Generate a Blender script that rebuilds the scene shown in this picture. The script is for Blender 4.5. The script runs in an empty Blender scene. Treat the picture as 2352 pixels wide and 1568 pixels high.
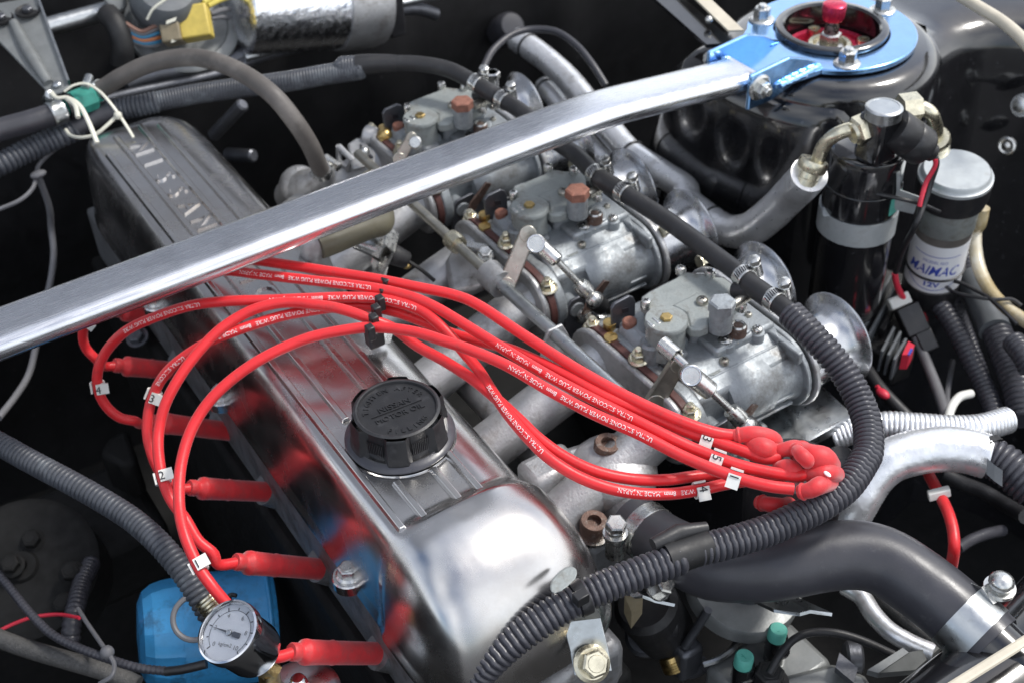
import bpy, bmesh, math, random
from mathutils import Vector, Matrix, Quaternion
from math import sin, cos, pi, radians, sqrt

random.seed(7)
S = bpy.context.scene
COL = S.collection
V = Vector

# ------------------------------------------------------------------ camera
FOC = 2918.0; CX, CY = 1176.0, 784.0; CAMZ = 0.611      # focal length in pixels of a 2352 px wide picture
_a = V((-2426, 2334, -FOC)).normalized()                # direction of the car's long axis, seen from the camera
_b = V((6174, 2770, -FOC)); _b = (_b - _a*_b.dot(_a)).normalized()
_c = _b.cross(_a)
RW = Matrix((_b, _a, _c))                               # camera axes -> world axes
cd = bpy.data.cameras.new('camera'); cam = bpy.data.objects.new('camera', cd); COL.objects.link(cam)
mw = RW.to_4x4(); mw.translation = (0, 0, CAMZ); cam.matrix_world = mw
cd.sensor_width = 36; cd.lens = FOC/2352*36; cd.clip_start = .01; cd.clip_end = 500
cd.dof.use_dof = True; cd.dof.focus_distance = .84; cd.dof.aperture_fstop = 10.0
S.camera = cam
S.render.resolution_x = 1024; S.render.resolution_y = 682

# ------------------------------------------------------------------ sky, sun, exposure
SUN_EL, SUN_AZ = radians(56), radians(-12)               # azimuth from +X towards +Y
w = bpy.data.worlds.new('World'); S.world = w; w.use_nodes = True
nt = w.node_tree; N = nt.nodes; L = nt.links
bg = N['Background']; bg.inputs[1].default_value = .13
sky = N.new('ShaderNodeTexSky'); sky.sky_type = 'NISHITA'; sky.sun_disc = False
sky.sun_elevation = SUN_EL; sky.sun_rotation = pi/2 - SUN_AZ
sky.air_density = 1.0; sky.dust_density = 2.0
tc = N.new('ShaderNodeTexCoord'); no = N.new('ShaderNodeTexNoise')
no.inputs['Scale'].default_value = 1.3; no.inputs['Detail'].default_value = 3; no.inputs['Roughness'].default_value = .45
rp = N.new('ShaderNodeValToRGB'); rp.color_ramp.elements[0].position = .30; rp.color_ramp.elements[1].position = .68
mx = N.new('ShaderNodeMix'); mx.data_type = 'RGBA'
L.new(tc.outputs['Generated'], no.inputs['Vector']); L.new(no.outputs['Fac'], rp.inputs[0])
L.new(rp.outputs[0], mx.inputs[0]); L.new(sky.outputs[0], mx.inputs[6]); mx.inputs[7].default_value = (11.5, 11.7, 12.0, 1)
L.new(mx.outputs[2], bg.inputs[0])
sl = bpy.data.lights.new('sun', 'SUN'); sun = bpy.data.objects.new('sun', sl); COL.objects.link(sun)
sl.energy = 2.3; sl.angle = radians(10); sl.color = (1, .965, .91)
sdir = V((cos(SUN_EL)*cos(SUN_AZ), cos(SUN_EL)*sin(SUN_AZ), sin(SUN_EL)))
sun.rotation_euler = sdir.to_track_quat('Z', 'Y').to_euler()
S.view_settings.view_transform = 'Standard'; S.view_settings.look = 'None'
S.view_settings.exposure = 0.32; S.view_settings.gamma = 1

# ------------------------------------------------------------------ photo pixel -> point (distance from a known height or plane)
def _ray(px, py): return RW @ V((px-CX, CY-py, -FOC))
def PZ(px, py, z): d = _ray(px, py); return d*((z-CAMZ)/d.z) + V((0, 0, CAMZ))
def PX(px, py, x): d = _ray(px, py); return d*(x/d.x) + V((0, 0, CAMZ))
def PY(px, py, y): d = _ray(px, py); return d*(y/d.y) + V((0, 0, CAMZ))
def mpp(p):                                             # metres per pixel at a point
    c = RW.transposed() @ (V(p)-V((0, 0, CAMZ))); return -c.z/FOC
def cam_dir(r, u, b): return (RW @ V((r, u, b))).normalized()   # right, up, towards the camera
def zf(ox, oy, w_, full=2352):
    s = w_/full*.91875
    return lambda x, y, z=None: (ox*.91875+x*s, oy*.91875+y*s) if z is None else PZ(ox*.91875+x*s, oy*.91875+y*s, z)
T1 = zf(0, 0, 900); T2 = zf(830, 0, 900); T3 = zf(1660, 0, 900); T4 = zf(0, 550, 900); T5 = zf(830, 550, 900)
T6 = zf(1660, 550, 900); T7 = zf(0, 1107, 900); T8 = zf(830, 1107, 900); T9 = zf(1660, 1107, 900)
CA = zf(1500, 640, 600); CB = zf(1130, 420, 600); W4 = zf(680, 560, 450); D6 = zf(1720, 1040, 450); E7 = zf(1500, 1340, 600)
F8 = zf(2060, 200, 500, 2306); G1 = zf(0, 0, 500, 2306); G2 = zf(350, 0, 600); G3 = zf(2060, 1060, 500, 2306)
M5 = zf(1760, 0, 600); S6 = zf(830, 300, 400, 2323); H7 = zf(1300, 1040, 400, 1742); R8 = zf(2060, 650, 500, 1742)
FF = lambda x, y, z: PZ(x, y, z)

# ------------------------------------------------------------------ materials
MATS = {}
def mat(name, col, metal=0., rough=.5, var=.12, vs=40., bump=0., bs=300., coat=0., dust=None, rvar=.08, aniso=None, fine=0., trans=0., emis=None, sheen=0.):
    m = bpy.data.materials.new(name); m.use_nodes = True
    n = m.node_tree.nodes; l = m.node_tree.links; b = n['Principled BSDF']
    tcn = n.new('ShaderNodeTexCoord'); mp = n.new('ShaderNodeMapping'); l.new(tcn.outputs['Object'], mp.inputs[0])
    if aniso: mp.inputs['Scale'].default_value = aniso
    n1 = n.new('ShaderNodeTexNoise'); n1.inputs['Scale'].default_value = vs; n1.inputs['Detail'].default_value = 6
    n1.inputs['Roughness'].default_value = .65; l.new(mp.outputs[0], n1.inputs['Vector'])
    r1 = n.new('ShaderNodeValToRGB'); r1.color_ramp.elements[0].position = .3; r1.color_ramp.elements[1].position = .7
    r1.color_ramp.elements[0].color = [c*(1-var) for c in col]+[1]
    r1.color_ramp.elements[1].color = [min(1, c*(1+var)) for c in col]+[1]
    l.new(n1.outputs['Fac'], r1.inputs[0]); out = r1.outputs[0]
    if dust:
        dc, lo, hi, ds = dust
        n2 = n.new('ShaderNodeTexNoise'); n2.inputs['Scale'].default_value = ds; n2.inputs['Detail'].default_value = 8
        n2.inputs['Roughness'].default_value = .7; l.new(tcn.outputs['Object'], n2.inputs['Vector'])
        r2 = n.new('ShaderNodeMapRange'); r2.inputs[1].default_value = lo; r2.inputs[2].default_value = hi
        l.new(n2.outputs['Fac'], r2.inputs[0])
        mm = n.new('ShaderNodeMix'); mm.data_type = 'RGBA'; l.new(r2.outputs[0], mm.inputs[0]); l.new(out, mm.inputs[6])
        mm.inputs[7].default_value = list(dc)+[1]; out = mm.outputs[2]
    l.new(out, b.inputs['Base Color'])
    b.inputs['Metallic'].default_value = metal
    mr = n.new('ShaderNodeMapRange'); mr.inputs[1].default_value = .3; mr.inputs[2].default_value = .7
    mr.inputs[3].default_value = max(.02, rough-rvar); mr.inputs[4].default_value = min(1, rough+rvar)
    n3 = n.new('ShaderNodeTexNoise'); n3.inputs['Scale'].default_value = vs*2.3; n3.inputs['Detail'].default_value = 5
    l.new(mp.outputs[0], n3.inputs['Vector']); l.new(n3.outputs['Fac'], mr.inputs[0]); l.new(mr.outputs[0], b.inputs['Roughness'])
    if name in ('oily_black', 'firewall_black'): b.inputs['Specular IOR Level'].default_value = .28
    if fine:                                            # fine scratches and grain in the gloss and the tone
        n6 = n.new('ShaderNodeTexNoise'); n6.inputs['Scale'].default_value = 900; n6.inputs['Detail'].default_value = 3; l.new(mp.outputs[0], n6.inputs['Vector'])
        ad = n.new('ShaderNodeMath'); ad.operation = 'MULTIPLY_ADD'; l.new(n6.outputs['Fac'], ad.inputs[0]); ad.inputs[1].default_value = fine*2; l.new(mr.outputs[0], ad.inputs[2]); l.new(ad.outputs[0], b.inputs['Roughness'])
    if coat: b.inputs['Coat Weight'].default_value = coat; b.inputs['Coat Roughness'].default_value = .06
    if trans: b.inputs['Transmission Weight'].default_value = trans
    if sheen: b.inputs['Sheen Weight'].default_value = sheen
    if bump:
        n4 = n.new('ShaderNodeTexNoise'); n4.inputs['Scale'].default_value = bs; n4.inputs['Detail'].default_value = 4
        l.new(mp.outputs[0], n4.inputs['Vector'])
        bp = n.new('ShaderNodeBump'); bp.inputs['Strength'].default_value = bump; bp.inputs['Distance'].default_value = .002
        l.new(n4.outputs['Fac'], bp.inputs['Height']); l.new(bp.outputs[0], b.inputs['Normal'])
    MATS[name] = m; return m
mat('polished_aluminium', (.60, .59, .585), 1, .215, .10, 16, .018, 70, dust=((.50, .47, .44), .48, .78, 9), rvar=.06, fine=.03)
mat('brushed_aluminium', (.70, .715, .75), 1, .23, .07, 14, .05, 60, aniso=(1.5, 30, 30), rvar=.09, dust=((.56, .57, .60), .5, .72, 22), fine=.03)
mat('cast_aluminium', (.46, .465, .475), .8, .40, .18, 35, .2, 420, rvar=.1, dust=((.17, .155, .14), .52, .74, 40), fine=.1)
mat('rough_casting', (.23, .235, .245), .6, .5, .22, 40, .25, 400, dust=((.12, .11, .1), .5, .7, 60))
mat('carb_zinc', (.31, .335, .355), .55, .43, .2, 55, .22, 420, dust=((.115, .105, .095), .50, .72, 34), rvar=.12, fine=.12)
mat('carb_lid', (.30, .325, .32), .35, .46, .16, 60, .2, 420, dust=((.15, .135, .115), .50, .72, 60), fine=.12)
mat('spun_aluminium', (.50, .51, .53), 1, .26, .06, 60, .02, 200, rvar=.06)
mat('pale_steel', (.46, .49, .50), .4, .42, .12, 60, .05, 400, dust=((.3, .3, .29), .55, .8, 60))
mat('chrome', (.74, .75, .78), 1, .09, .05, 60, rvar=.04)
mat('zinc_plate', (.62, .62, .6), 1, .28, .14, 120, .05, 600, rvar=.1)
mat('yellow_zinc', (.70, .65, .50), 1, .3, .25, 120, .05, 600)
mat('brass', (.5, .36, .15), 1, .35, .25, 150, .05, 600)
mat('rust', (.27, .12, .085), .1, .75, .35, 160, .3, 700)
mat('rusty_steel', (.15, .095, .075), .5, .5, .35, 160, .3, 700, dust=((.3, .28, .26), .55, .7, 200))
mat('rod_steel', (.50, .48, .42), 1, .33, .2, 60, .08, 500)
mat('dark_steel', (.12, .125, .14), .7, .4, .2, 60, .1, 400)
mat('black_paint', (.008, .008, .0095), 0, .2, .3, 30, .02, 60, coat=1., dust=((.09, .09, .10), .60, .82, 130))
mat('dull_black', (.012, .012, .013), 0, .55, .3, 60, .05, 300, dust=((.06, .058, .055), .6, .8, 120))
mat('firewall_black', (.007, .007, .008), 0, .6, .4, 25, .05, 120, dust=((.07, .07, .075), .63, .78, 90))
mat('oily_black', (.006, .006, .006), 0, .7, .4, 40, .2, 90, dust=((.014, .013, .012), .55, .75, 50))
mat('rubber', (.020, .020, .022), 0, .48, .25, 60, .06, 500, dust=((.07, .07, .07), .58, .8, 60))
mat('rubber_hose', (.045, .045, .053), 0, .36, .15, 30, .05, 700, dust=((.1, .1, .105), .6, .85, 110))
mat('grey_rubber', (.105, .095, .088), 0, .55, .22, 30, .06, 500, dust=((.19, .175, .16), .5, .75, 25))
mat('loom_plastic', (.050, .050, .060), 0, .33, .18, 50, .04, 500, dust=((.1, .1, .11), .55, .85, 40))
mat('loom_dusty', (.055, .06, .072), 0, .45, .25, 40, .05, 500, dust=((.16, .18, .2), .5, .75, 30))
mat('black_plastic', (.018, .018, .020), 0, .38, .2, 60, .06, 900, dust=((.06, .06, .065), .56, .8, 120))
mat('grey_plastic', (.11, .12, .13), 0, .45, .15, 60, .05, 700)
mat('red_silicone', (.70, .018, .024), 0, .40, .12, 40, .05, 500, dust=((.40, .03, .03), .56, .78, 55), sheen=.15)
mat('red_rubber', (.64, .022, .028), 0, .52, .16, 60, .1, 500, dust=((.42, .06, .06), .50, .74, 70), sheen=.3)
mat('red_plastic', (.6, .02, .02), 0, .4)
mat('white_plastic', (.74, .74, .70), 0, .45, .06, 80, dust=((.5, .48, .42), .58, .8, 120))
mat('print_white', (.85, .80, .80), 0, .55, .05)
mat('print_black', (.015, .015, .02), 0, .5, .05)
mat('print_blue', (.035, .07, .42), 0, .5, .05)
mat('dial_white', (.80, .81, .84), 0, .35, .03)
mat('blue_anodised', (.24, .49, .88), 1, .22, .08, 60, .02, 300, coat=1., rvar=.05)
mat('red_anodised', (.55, .03, .08), .55, .28, .12, 60, rvar=.06)
mat('blue_paint', (.035, .25, .52), 0, .42, .16, 40, .1, 160, coat=.2, dust=((.02, .07, .13), .52, .72, 42))
mat('green_plastic', (.035, .25, .20), 0, .45, .2, 80, .05, 500)
mat('green_cap', (.10, .40, .33), 0, .5, .15, 100)
mat('yellow_plastic', (.60, .46, .10), 0, .5, .15, 80, .05, 400)
mat('tan_plastic', (.24, .20, .13), 0, .5, .18, 80, .05, 400)
mat('brown_gasket', (.085, .032, .028), 0, .6, .25, 80, .1, 500)
mat('foil', (.86, .87, .9), 1, .22, .08, 60, .5, 130, rvar=.12)
mat('silver_wrap', (.84, .85, .87), .72, .33, .10, 60, .16, 200, dust=((.5, .49, .47), .55, .78, 40))
mat('grey_steel_paint', (.22, .23, .23), .35, .42, .18, 40, .06, 400, dust=((.26, .255, .25), .55, .75, 60))
mat('zip_tie', (.62, .61, .52), 0, .45, .1)
mat('clear_hose', (.50, .40, .22), 0, .3, .2, 30, coat=.4, dust=((.7, .68, .6), .45, .7, 20))
mat('olive_rubber', (.10, .092, .062), 0, .5, .2, 30, .06, 500)
mat('pitch_black', (.003, .003, .003), 0, .8, .3, 40)
mat('braided', (.09, .088, .085), .1, .6, .3, 300, .5, 900)
mat('bare_steel', (.5, .52, .53), 1, .32, .12, 50, .04, 300, dust=((.3, .3, .28), .55, .8, 50))
mat('glass', (.9, .92, .95), 0, .03, .01, trans=1.)
mat('olive_paint', (.16, .14, .022), 0, .45, .35, 60)
mat('wire_blue', (.05, .22, .38), 0, .45); mat('wire_brown', (.22, .12, .09), 0, .5); mat('wire_yellow', (.6, .5, .1), 0, .5)
mat('wire_orange', (.55, .2, .08), 0, .5); mat('wire_red', (.62, .03, .06), 0, .4); mat('wire_grey', (.16, .16, .17), 0, .5)
mat('cream_paint', (.55, .50, .40), 0, .4)

# ------------------------------------------------------------------ mesh helpers
def basis(ax):
    ax = V(ax).normalized(); r = V((0, 0, 1)) if abs(ax.z) < .9 else V((1, 0, 0))
    u = r.cross(ax).normalized(); return u, ax.cross(u).normalized(), ax
def catmull(pts, n=8):
    pts = [V(p) for p in pts]
    if len(pts) < 3: return pts
    P = [pts[0]*2-pts[1]]+pts+[pts[-1]*2-pts[-2]]; out = []
    for i in range(1, len(P)-2):
        a, b, c, d = P[i-1:i+3]
        for k in range(n):
            t = k/n; out.append(.5*((2*b)+(c-a)*t+(2*a-5*b+4*c-d)*t*t+(3*b-a-3*c+d)*t**3))
    out.append(pts[-1]); return out
def resample(pts, step):
    d = [0.]
    for a, b in zip(pts, pts[1:]): d.append(d[-1]+(b-a).length)
    n = max(2, int(d[-1]/step)); out = []; j = 0
    for i in range(n+1):
        s = d[-1]*i/n
        while j < len(d)-2 and d[j+1] < s: j += 1
        t = (s-d[j])/max(1e-9, d[j+1]-d[j]); out.append(pts[j].lerp(pts[j+1], min(1, max(0, t))))
    return out
def frames(pts):
    n = len(pts); T = []
    for i in range(n):
        t = pts[min(n-1, i+1)]-pts[max(0, i-1)]; T.append(t.normalized() if t.length > 1e-9 else V((0, 0, 1)))
    u = basis(T[0])[0]; fr = []
    for i in range(n):
        u = (u-T[i]*u.dot(T[i])).normalized(); fr.append((u.copy(), T[i].cross(u), T[i]))
    return fr
class MB:
    def __init__(s): s.v = []; s.f = []
    def add(s, vs, fs):
        o = len(s.v); s.v += [V(p) for p in vs]; s.f += [tuple(i+o for i in f) for f in fs]; return s
    def box(s, c, size, rot=None):
        c = V(c); h = V(size)/2; R = rot if rot is not None else Matrix.Identity(3)
        vs = [c+R@V((x*h.x, y*h.y, z*h.z)) for x in (-1, 1) for y in (-1, 1) for z in (-1, 1)]
        return s.add(vs, [(0, 1, 3, 2), (4, 6, 7, 5), (0, 4, 5, 1), (2, 3, 7, 6), (0, 2, 6, 4), (1, 5, 7, 3)])
    def lathe(s, prof, p0, ax, n=28, sx=1., sy=1., ang=0.):
        u, v, a = basis(ax); p0 = V(p0); vs = []; fs = []; rows = []
        for r, h in prof:
            if r < 1e-7: rows.append([len(vs)]); vs.append(p0+a*h)
            else:
                rows.append(list(range(len(vs), len(vs)+n)))
                for k in range(n):
                    t = 2*pi*k/n+ang; vs.append(p0+a*h+u*(r*sx*cos(t))+v*(r*sy*sin(t)))
        for A, B in zip(rows, rows[1:]):
            for k in range(n):
                q = (k+1) % n
                if len(A) == 1 and len(B) == 1: continue
                if len(A) == 1: fs.append((A[0], B[q], B[k])[::-1])
                elif len(B) == 1: fs.append((A[k], A[q], B[0]))
                else: fs.append((A[k], A[q], B[q], B[k]))
        return s.add(vs, fs)
    def cyl(s, p0, p1, r0, r1=None, n=20, bev=0.):
        p0 = V(p0); p1 = V(p1); r1 = r0 if r1 is None else r1; h = (p1-p0).length
        if bev: prof = [(0, 0), (r0-bev, 0), (r0, bev), (r1, h-bev), (r1-bev, h), (0, h)]
        else: prof = [(0, 0), (r0, 0), (r1, h), (0, h)]
        return s.lathe(prof, p0, p1-p0, n)
    def tube(s, pts, r, n=14, cap=True, slit=None, scl=None):
        fr = frames(pts); vs = []; fs = []; m = len(pts)
        R = r if callable(r) else (lambda i: r)
        for i, (p, (u, v, t)) in enumerate(zip(pts, fr)):
            for k in range(n):
                a = 2*pi*k/n; rr = R(i)
                if slit is not None and k == slit: rr *= .86
                vs.append(p+u*(rr*cos(a))+v*(rr*sin(a)*(scl or 1)))
        for i in range(m-1):
            for k in range(n):
                q = (k+1) % n; fs.append((i*n+k, i*n+q, (i+1)*n+q, (i+1)*n+k))
        if cap: fs.append(tuple(range(n))[::-1]); fs.append(tuple((m-1)*n+k for k in range(n)))
        return s.add(vs, fs)
    def rib_tube(s, pts, r, pitch, depth=.1, n=18, slit=None):
        q = resample(pts, pitch/5)
        return s.tube(q, lambda i: (r*(1-depth), r*(1-depth*.25), r, r, r*(1-depth*.25))[i % 5], n, True, slit)
    def prism(s, poly, d):
        n = len(poly); d = V(d); poly = [V(p) for p in poly]
        return s.add(poly+[p+d for p in poly], [tuple(range(n))[::-1], tuple(range(n, 2*n))]+[(k, (k+1) % n, n+(k+1) % n, n+k) for k in range(n)])
    def hexa(s, p, ax, af, h, ch=True, n=6):
        r = af/2/cos(pi/n); c = af*.06
        pr = [(0, 0), (r, 0), (r, h-c), (r-c*1.6, h), (0, h)] if ch else [(0, 0), (r, 0), (r, h), (0, h)]
        return s.lathe(pr, p, ax, n)
    def torus(s, c, ax, R, r, n=32, m=10, a0=0, a1=2*pi):
        u, v, a = basis(ax); c = V(c); vs = []; fs = []; full = abs(a1-a0-2*pi) < 1e-6; N_ = n if full else n+1
        for i in range(N_):
            t = a0+(a1-a0)*i/n; d = u*cos(t)+v*sin(t)
            for k in range(m):
                p = 2*pi*k/m; vs.append(c+d*(R+r*cos(p))+a*(r*sin(p)))
        for i in range(n):
            j = (i+1) % N_
            for k in range(m): fs.append((i*m+k, j*m+k, j*m+(k+1) % m, i*m+(k+1) % m))
        return s.add(vs, fs)
    def ball(s, c, r, sc=(1, 1, 1), n=16, m=10, rot=None):
        c = V(c); vs = []; fs = []; R = rot if rot is not None else Matrix.Identity(3)
        for i in range(m+1):
            th = pi*i/m
            for k in range(n):
                a = 2*pi*k/n; vs.append(c+R@V((r*sc[0]*sin(th)*cos(a), r*sc[1]*sin(th)*sin(a), r*sc[2]*cos(th))))
        for i in range(m):
            for k in range(n): fs.append((i*n+k, (i+1)*n+k, (i+1)*n+(k+1) % n, i*n+(k+1) % n))
        return s.add(vs, fs)
    def strap(s, pts, wv, th):                           # flat strip along pts, half-width vector wv, thickness th
        pts = [V(p) for p in pts]; wv = V(wv); vs = []; fs = []; n = len(pts); fr = frames(pts)
        for p, (u, v, t) in zip(pts, fr):
            nn = t.cross(wv).normalized()*th/2
            vs += [p-wv-nn, p+wv-nn, p+wv+nn, p-wv+nn]
        for i in range(n-1):
            for k in range(4): fs.append((i*4+k, i*4+(k+1) % 4, i*4+4+(k+1) % 4, i*4+4+k))
        fs += [(3, 2, 1, 0), tuple((n-1)*4+k for k in range(4))]
        return s.add(vs, fs)
    def spring(s, p0, p1, R, r, turns, n=10):
        p0 = V(p0); p1 = V(p1); u, v, a = basis(p1-p0); L_ = (p1-p0).length; k = int(turns*n)
        return s.tube([p0+a*(L_*i/k)+u*(R*cos(2*pi*i/n))+v*(R*sin(2*pi*i/n)) for i in range(k+1)], r, 6)
    def build(s, name, m, parent=None, smooth=38, bevel=0, label=None):
        me = bpy.data.meshes.new(name); org = ORG.get(parent.name, V((0, 0, 0))) if parent else None
        if parent is None:
            lo = V([min(p[i] for p in s.v) for i in range(3)]); hi = V([max(p[i] for p in s.v) for i in range(3)])
            org = V(((lo.x+hi.x)/2, (lo.y+hi.y)/2, lo.z))
        me.from_pydata([p-org for p in s.v], [], s.f); me.validate(); 
        bm = bmesh.new(); bm.from_mesh(me); bmesh.ops.recalc_face_normals(bm, faces=bm.faces); bm.to_mesh(me); bm.free()
        if smooth:
            me.polygons.foreach_set('use_smooth', [True]*len(me.polygons)); me.set_sharp_from_angle(angle=radians(smooth))
        me.materials.append(MATS[m] if isinstance(m, str) else m)
        o = bpy.data.objects.new(name, me); COL.objects.link(o)
        if parent: o.parent = parent
        else: o.location = org
        ORG[o.name] = org
        if bevel:
            b = o.modifiers.new('bevel', 'BEVEL'); b.width = bevel; b.segments = 2; b.limit_method = 'ANGLE'; b.angle_limit = radians(40); b.harden_normals = False
        if label: o['label'] = label
        return o
ORG = {}
def tag(o, label, cat, group=None):
    o['label'] = label; o['category'] = cat
    if group: o['group'] = group
    return o
def thing(name, label, cat, loc, group=None):
    o = bpy.data.objects.new(name, None); COL.objects.link(o); o.empty_display_size = .02
    o.location = V(loc); ORG[o.name] = V(loc); return tag(o, label, cat, group)
def struct(o): o['kind'] = 'structure'; return o
def copy_tree(o, parent=None, shift=None):
    c = o.copy(); COL.objects.link(c); c.parent = parent
    if shift is not None and parent is None: c.location = o.location+V(shift)
    ORG[c.name] = ORG[o.name]+(V(shift) if shift is not None else V((0, 0, 0)))
    for ch in list(o.children): copy_tree(ch, c, shift)
    return c
_tx = {}
def text2d(t, size, bold=0.):                                    # flat outline letters -> (verts, faces), baseline at 0, centred in x
    key = (t, size, bold)
    if key in _tx: return _tx[key]
    cu = bpy.data.curves.new('lettering', 'FONT'); cu.body = t; cu.size = size; cu.resolution_u = 3; cu.align_x = 'CENTER'; cu.offset = bold
    ob = bpy.data.objects.new('lettering', cu); COL.objects.link(ob)
    bpy.context.view_layer.update()
    me = bpy.data.meshes.new_from_object(ob.evaluated_get(bpy.context.evaluated_depsgraph_get()))
    r = ([v.co.copy() for v in me.vertices], [tuple(p.vertices) for p in me.polygons])
    bpy.data.objects.remove(ob); bpy.data.curves.remove(cu); bpy.data.meshes.remove(me)
    _tx[key] = r; return r
def letters(name, t, size, o, xd, yd, m, parent, h=0., sx=1., fn=None, label=None, bold=0.):
    vs, fs = text2d(t, size, bold); mb = MB(); o = V(o); xd = V(xd).normalized(); yd = V(yd).normalized(); nz = xd.cross(yd)
    f = fn or (lambda x, y, z: o+xd*x+yd*y+nz*z)
    if h:
        n = len(vs); top = [f(p.x*sx, p.y, h) for p in vs]; bot = [f(p.x*sx, p.y, -h*.3) for p in vs]
        cnt = {}
        for q in fs:
            for a, b in zip(q, q[1:]+q[:1]): cnt[(a, b)] = 1
        side = [(a, b, b+n, a+n) for (a, b) in cnt if (b, a) not in cnt]
        mb.add(bot+top, [tuple(i+n for i in q) for q in fs]+side)
    else: mb.add([f(p.x*sx, p.y, 0) for p in vs], fs)
    return mb.build(name, m, parent, smooth=0, label=label)
def bolt(parent, p, ax, af=.012, h=.007, m='zinc_plate', fl=.0, name='bolt', stud=0., slot=False):
    mb = MB(); ax = V(ax).normalized(); p = V(p)
    z = 0
    if fl: mb.lathe([(0, 0), (fl, 0), (fl, .0012), (fl*.82, .0026), (0, .0026)], p, ax, 24); z = .0022
    mb.hexa(p+ax*z, ax, af, h)
    mb.lathe([(af*.36, h), (af*.33, h+.0006), (0, h+.0006)], p+ax*(z-.0002), ax, 16)
    if stud: mb.cyl(p+ax*(z+h), p+ax*(z+h+stud), af*.3, n=14, bev=.0008)
    return mb.build(name, m, parent, 30)
def screw(parent, p, ax, r=.0042, h=.004, m='zinc_plate', name='screw'):
    mb = MB(); ax = V(ax).normalized(); p = V(p); u, v, a = basis(ax)
    mb.lathe([(0, -.001), (r, -.001), (r, h*.6), (r*.8, h*.9), (r*.45, h), (0, h)], p, ax, 16)
    o = mb.build(name, m, parent, 40)
    c = MB()
    for d in (u, v): c.prism([p+a*(h+.0001)+d*(r*.5)+a.cross(d)*(r*.1), p+a*(h+.0001)-d*(r*.5)+a.cross(d)*(r*.1), p+a*(h+.0001)-d*(r*.5)-a.cross(d)*(r*.1), p+a*(h+.0001)+d*(r*.5)-a.cross(d)*(r*.1)], a*.0002)
    c.build('cross_slot', 'print_black', o, 0)
    return o
def clamp(parent, c, ax, r, w_=.011, m='zinc_plate', scr=(0, 0, 1), slots=True):      # worm-drive hose clamp
    mb = MB(); ax = V(ax).normalized(); c = V(c); h = w_/2
    mb.lathe([(r, -h), (r+.0009, -h), (r+.0012, -h*.8), (r+.0009, -h*.5), (r+.0009, h*.5), (r+.0012, h*.8), (r+.0009, h), (r, h)], c, ax, 36)
    o = mb.build('hose_clamp', m, parent, 50)
    s_ = V(scr); s_ = (s_-ax*s_.dot(ax)).normalized(); tdir = ax.cross(s_)
    q = MB(); p = c+s_*(r+.0045)
    q.cyl(p-tdir*.008, p+tdir*.007, .0045, n=14, bev=.001); q.hexa(p+tdir*.007, tdir, .0085, .005)
    q.build('clamp_screw', m, o, 40)
    if slots:
        sm = MB()
        for k in range(9):
            a = -1.3+k*.22+.0; d = s_*cos(a+1.9)+tdir*sin(a+1.9)
            e = ax.cross(d); pc = c+d*(r+.00095)
            sm.prism([pc+ax*h*.55+e*.0011, pc+ax*h*.55+e*.0002, pc-ax*h*.55-e*.0011, pc-ax*h*.55-e*.0002], d*.0003)
        sm.build('slots', 'print_black', o, 0)
    return o
# ================================================================== the engine bay (setting)
def sst_(t): t = max(0, min(1, t)); return t*t*(3-2*t)
def sheet(name, rows, m, sm=40):
    mb = MB(); n = len(rows[0]); mb.v = [V(p) for r in rows for p in r]
    mb.f = [(i*n+k, i*n+k+1, (i+1)*n+k+1, (i+1)*n+k) for i in range(len(rows)-1) for k in range(n-1)]
    return struct(mb.build(name, m, None, sm))
sheet('ground', [[(-150, -150, -.85), (150, -150, -.85)], [(-150, 150, -.85), (150, 150, -.85)]], mat('asphalt', (.055, .055, .057), 0, .85, .25, 30))
sheet('engine_bay_floor', [[(-.75, -.35, -.62), (1.5, -.35, -.62)], [(-.75, 1.42, -.62), (1.5, 1.42, -.62)]], 'oily_black')
# open bonnet, hinged at the cowl and leaning over the bay
def bonnet():
    mb = MB(); h = V((0, 1.60, .10)); d = V((0, -cos(radians(72)), sin(radians(72)))); n_ = V((0, -d.z, d.y))
    rows = [[h+d*(1.12*j/16)+V((-.55+1.6*i/24, 0, 0))+n_*(.035*sin(pi*i/24)) for i in range(25)] for j in range(17)]
    mb.v = [p for r in rows for p in r]; mb.f = [(j*25+i, j*25+i+1, (j+1)*25+i+1, (j+1)*25+i) for j in range(16) for i in range(24)]
    for x0, x1 in ((-.5, .9), (.9, -.5), (-.52, -.52), (1.0, 1.0), (.22, .22)):
        a = h+d*.05+V((x0, 0, 0))-n_*.0; b = h+d*1.05+V((x1, 0, 0)); mb.strap([a-n_*-.012, b-n_*-.012], (.035, 0, 0), .03)
    return struct(mb.build('bonnet', mat('bonnet_paint', (.56, .58, .64), 0, .45, .1, 10), None, 40))
bonnet()
TWR = V((.868, .803, 0)); TZ = .024
# firewall with a shallow shelf and vertical swages
fw = []
for z, y in ((-.62, 1.37), (-.30, 1.37), (-.285, 1.36), (-.06, 1.36), (-.045, 1.372), (.03, 1.372), (.05, 1.39), (.055, 1.55)):
    row = []
    for i in range(70):
        x = -.7+i*.03; s_ = .012*max(0, sin(x*22))**6 if z < 0 else 0
        row.append((x, y-s_, z))
    fw.append(row)
sheet('firewall', fw, 'firewall_black')
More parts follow.
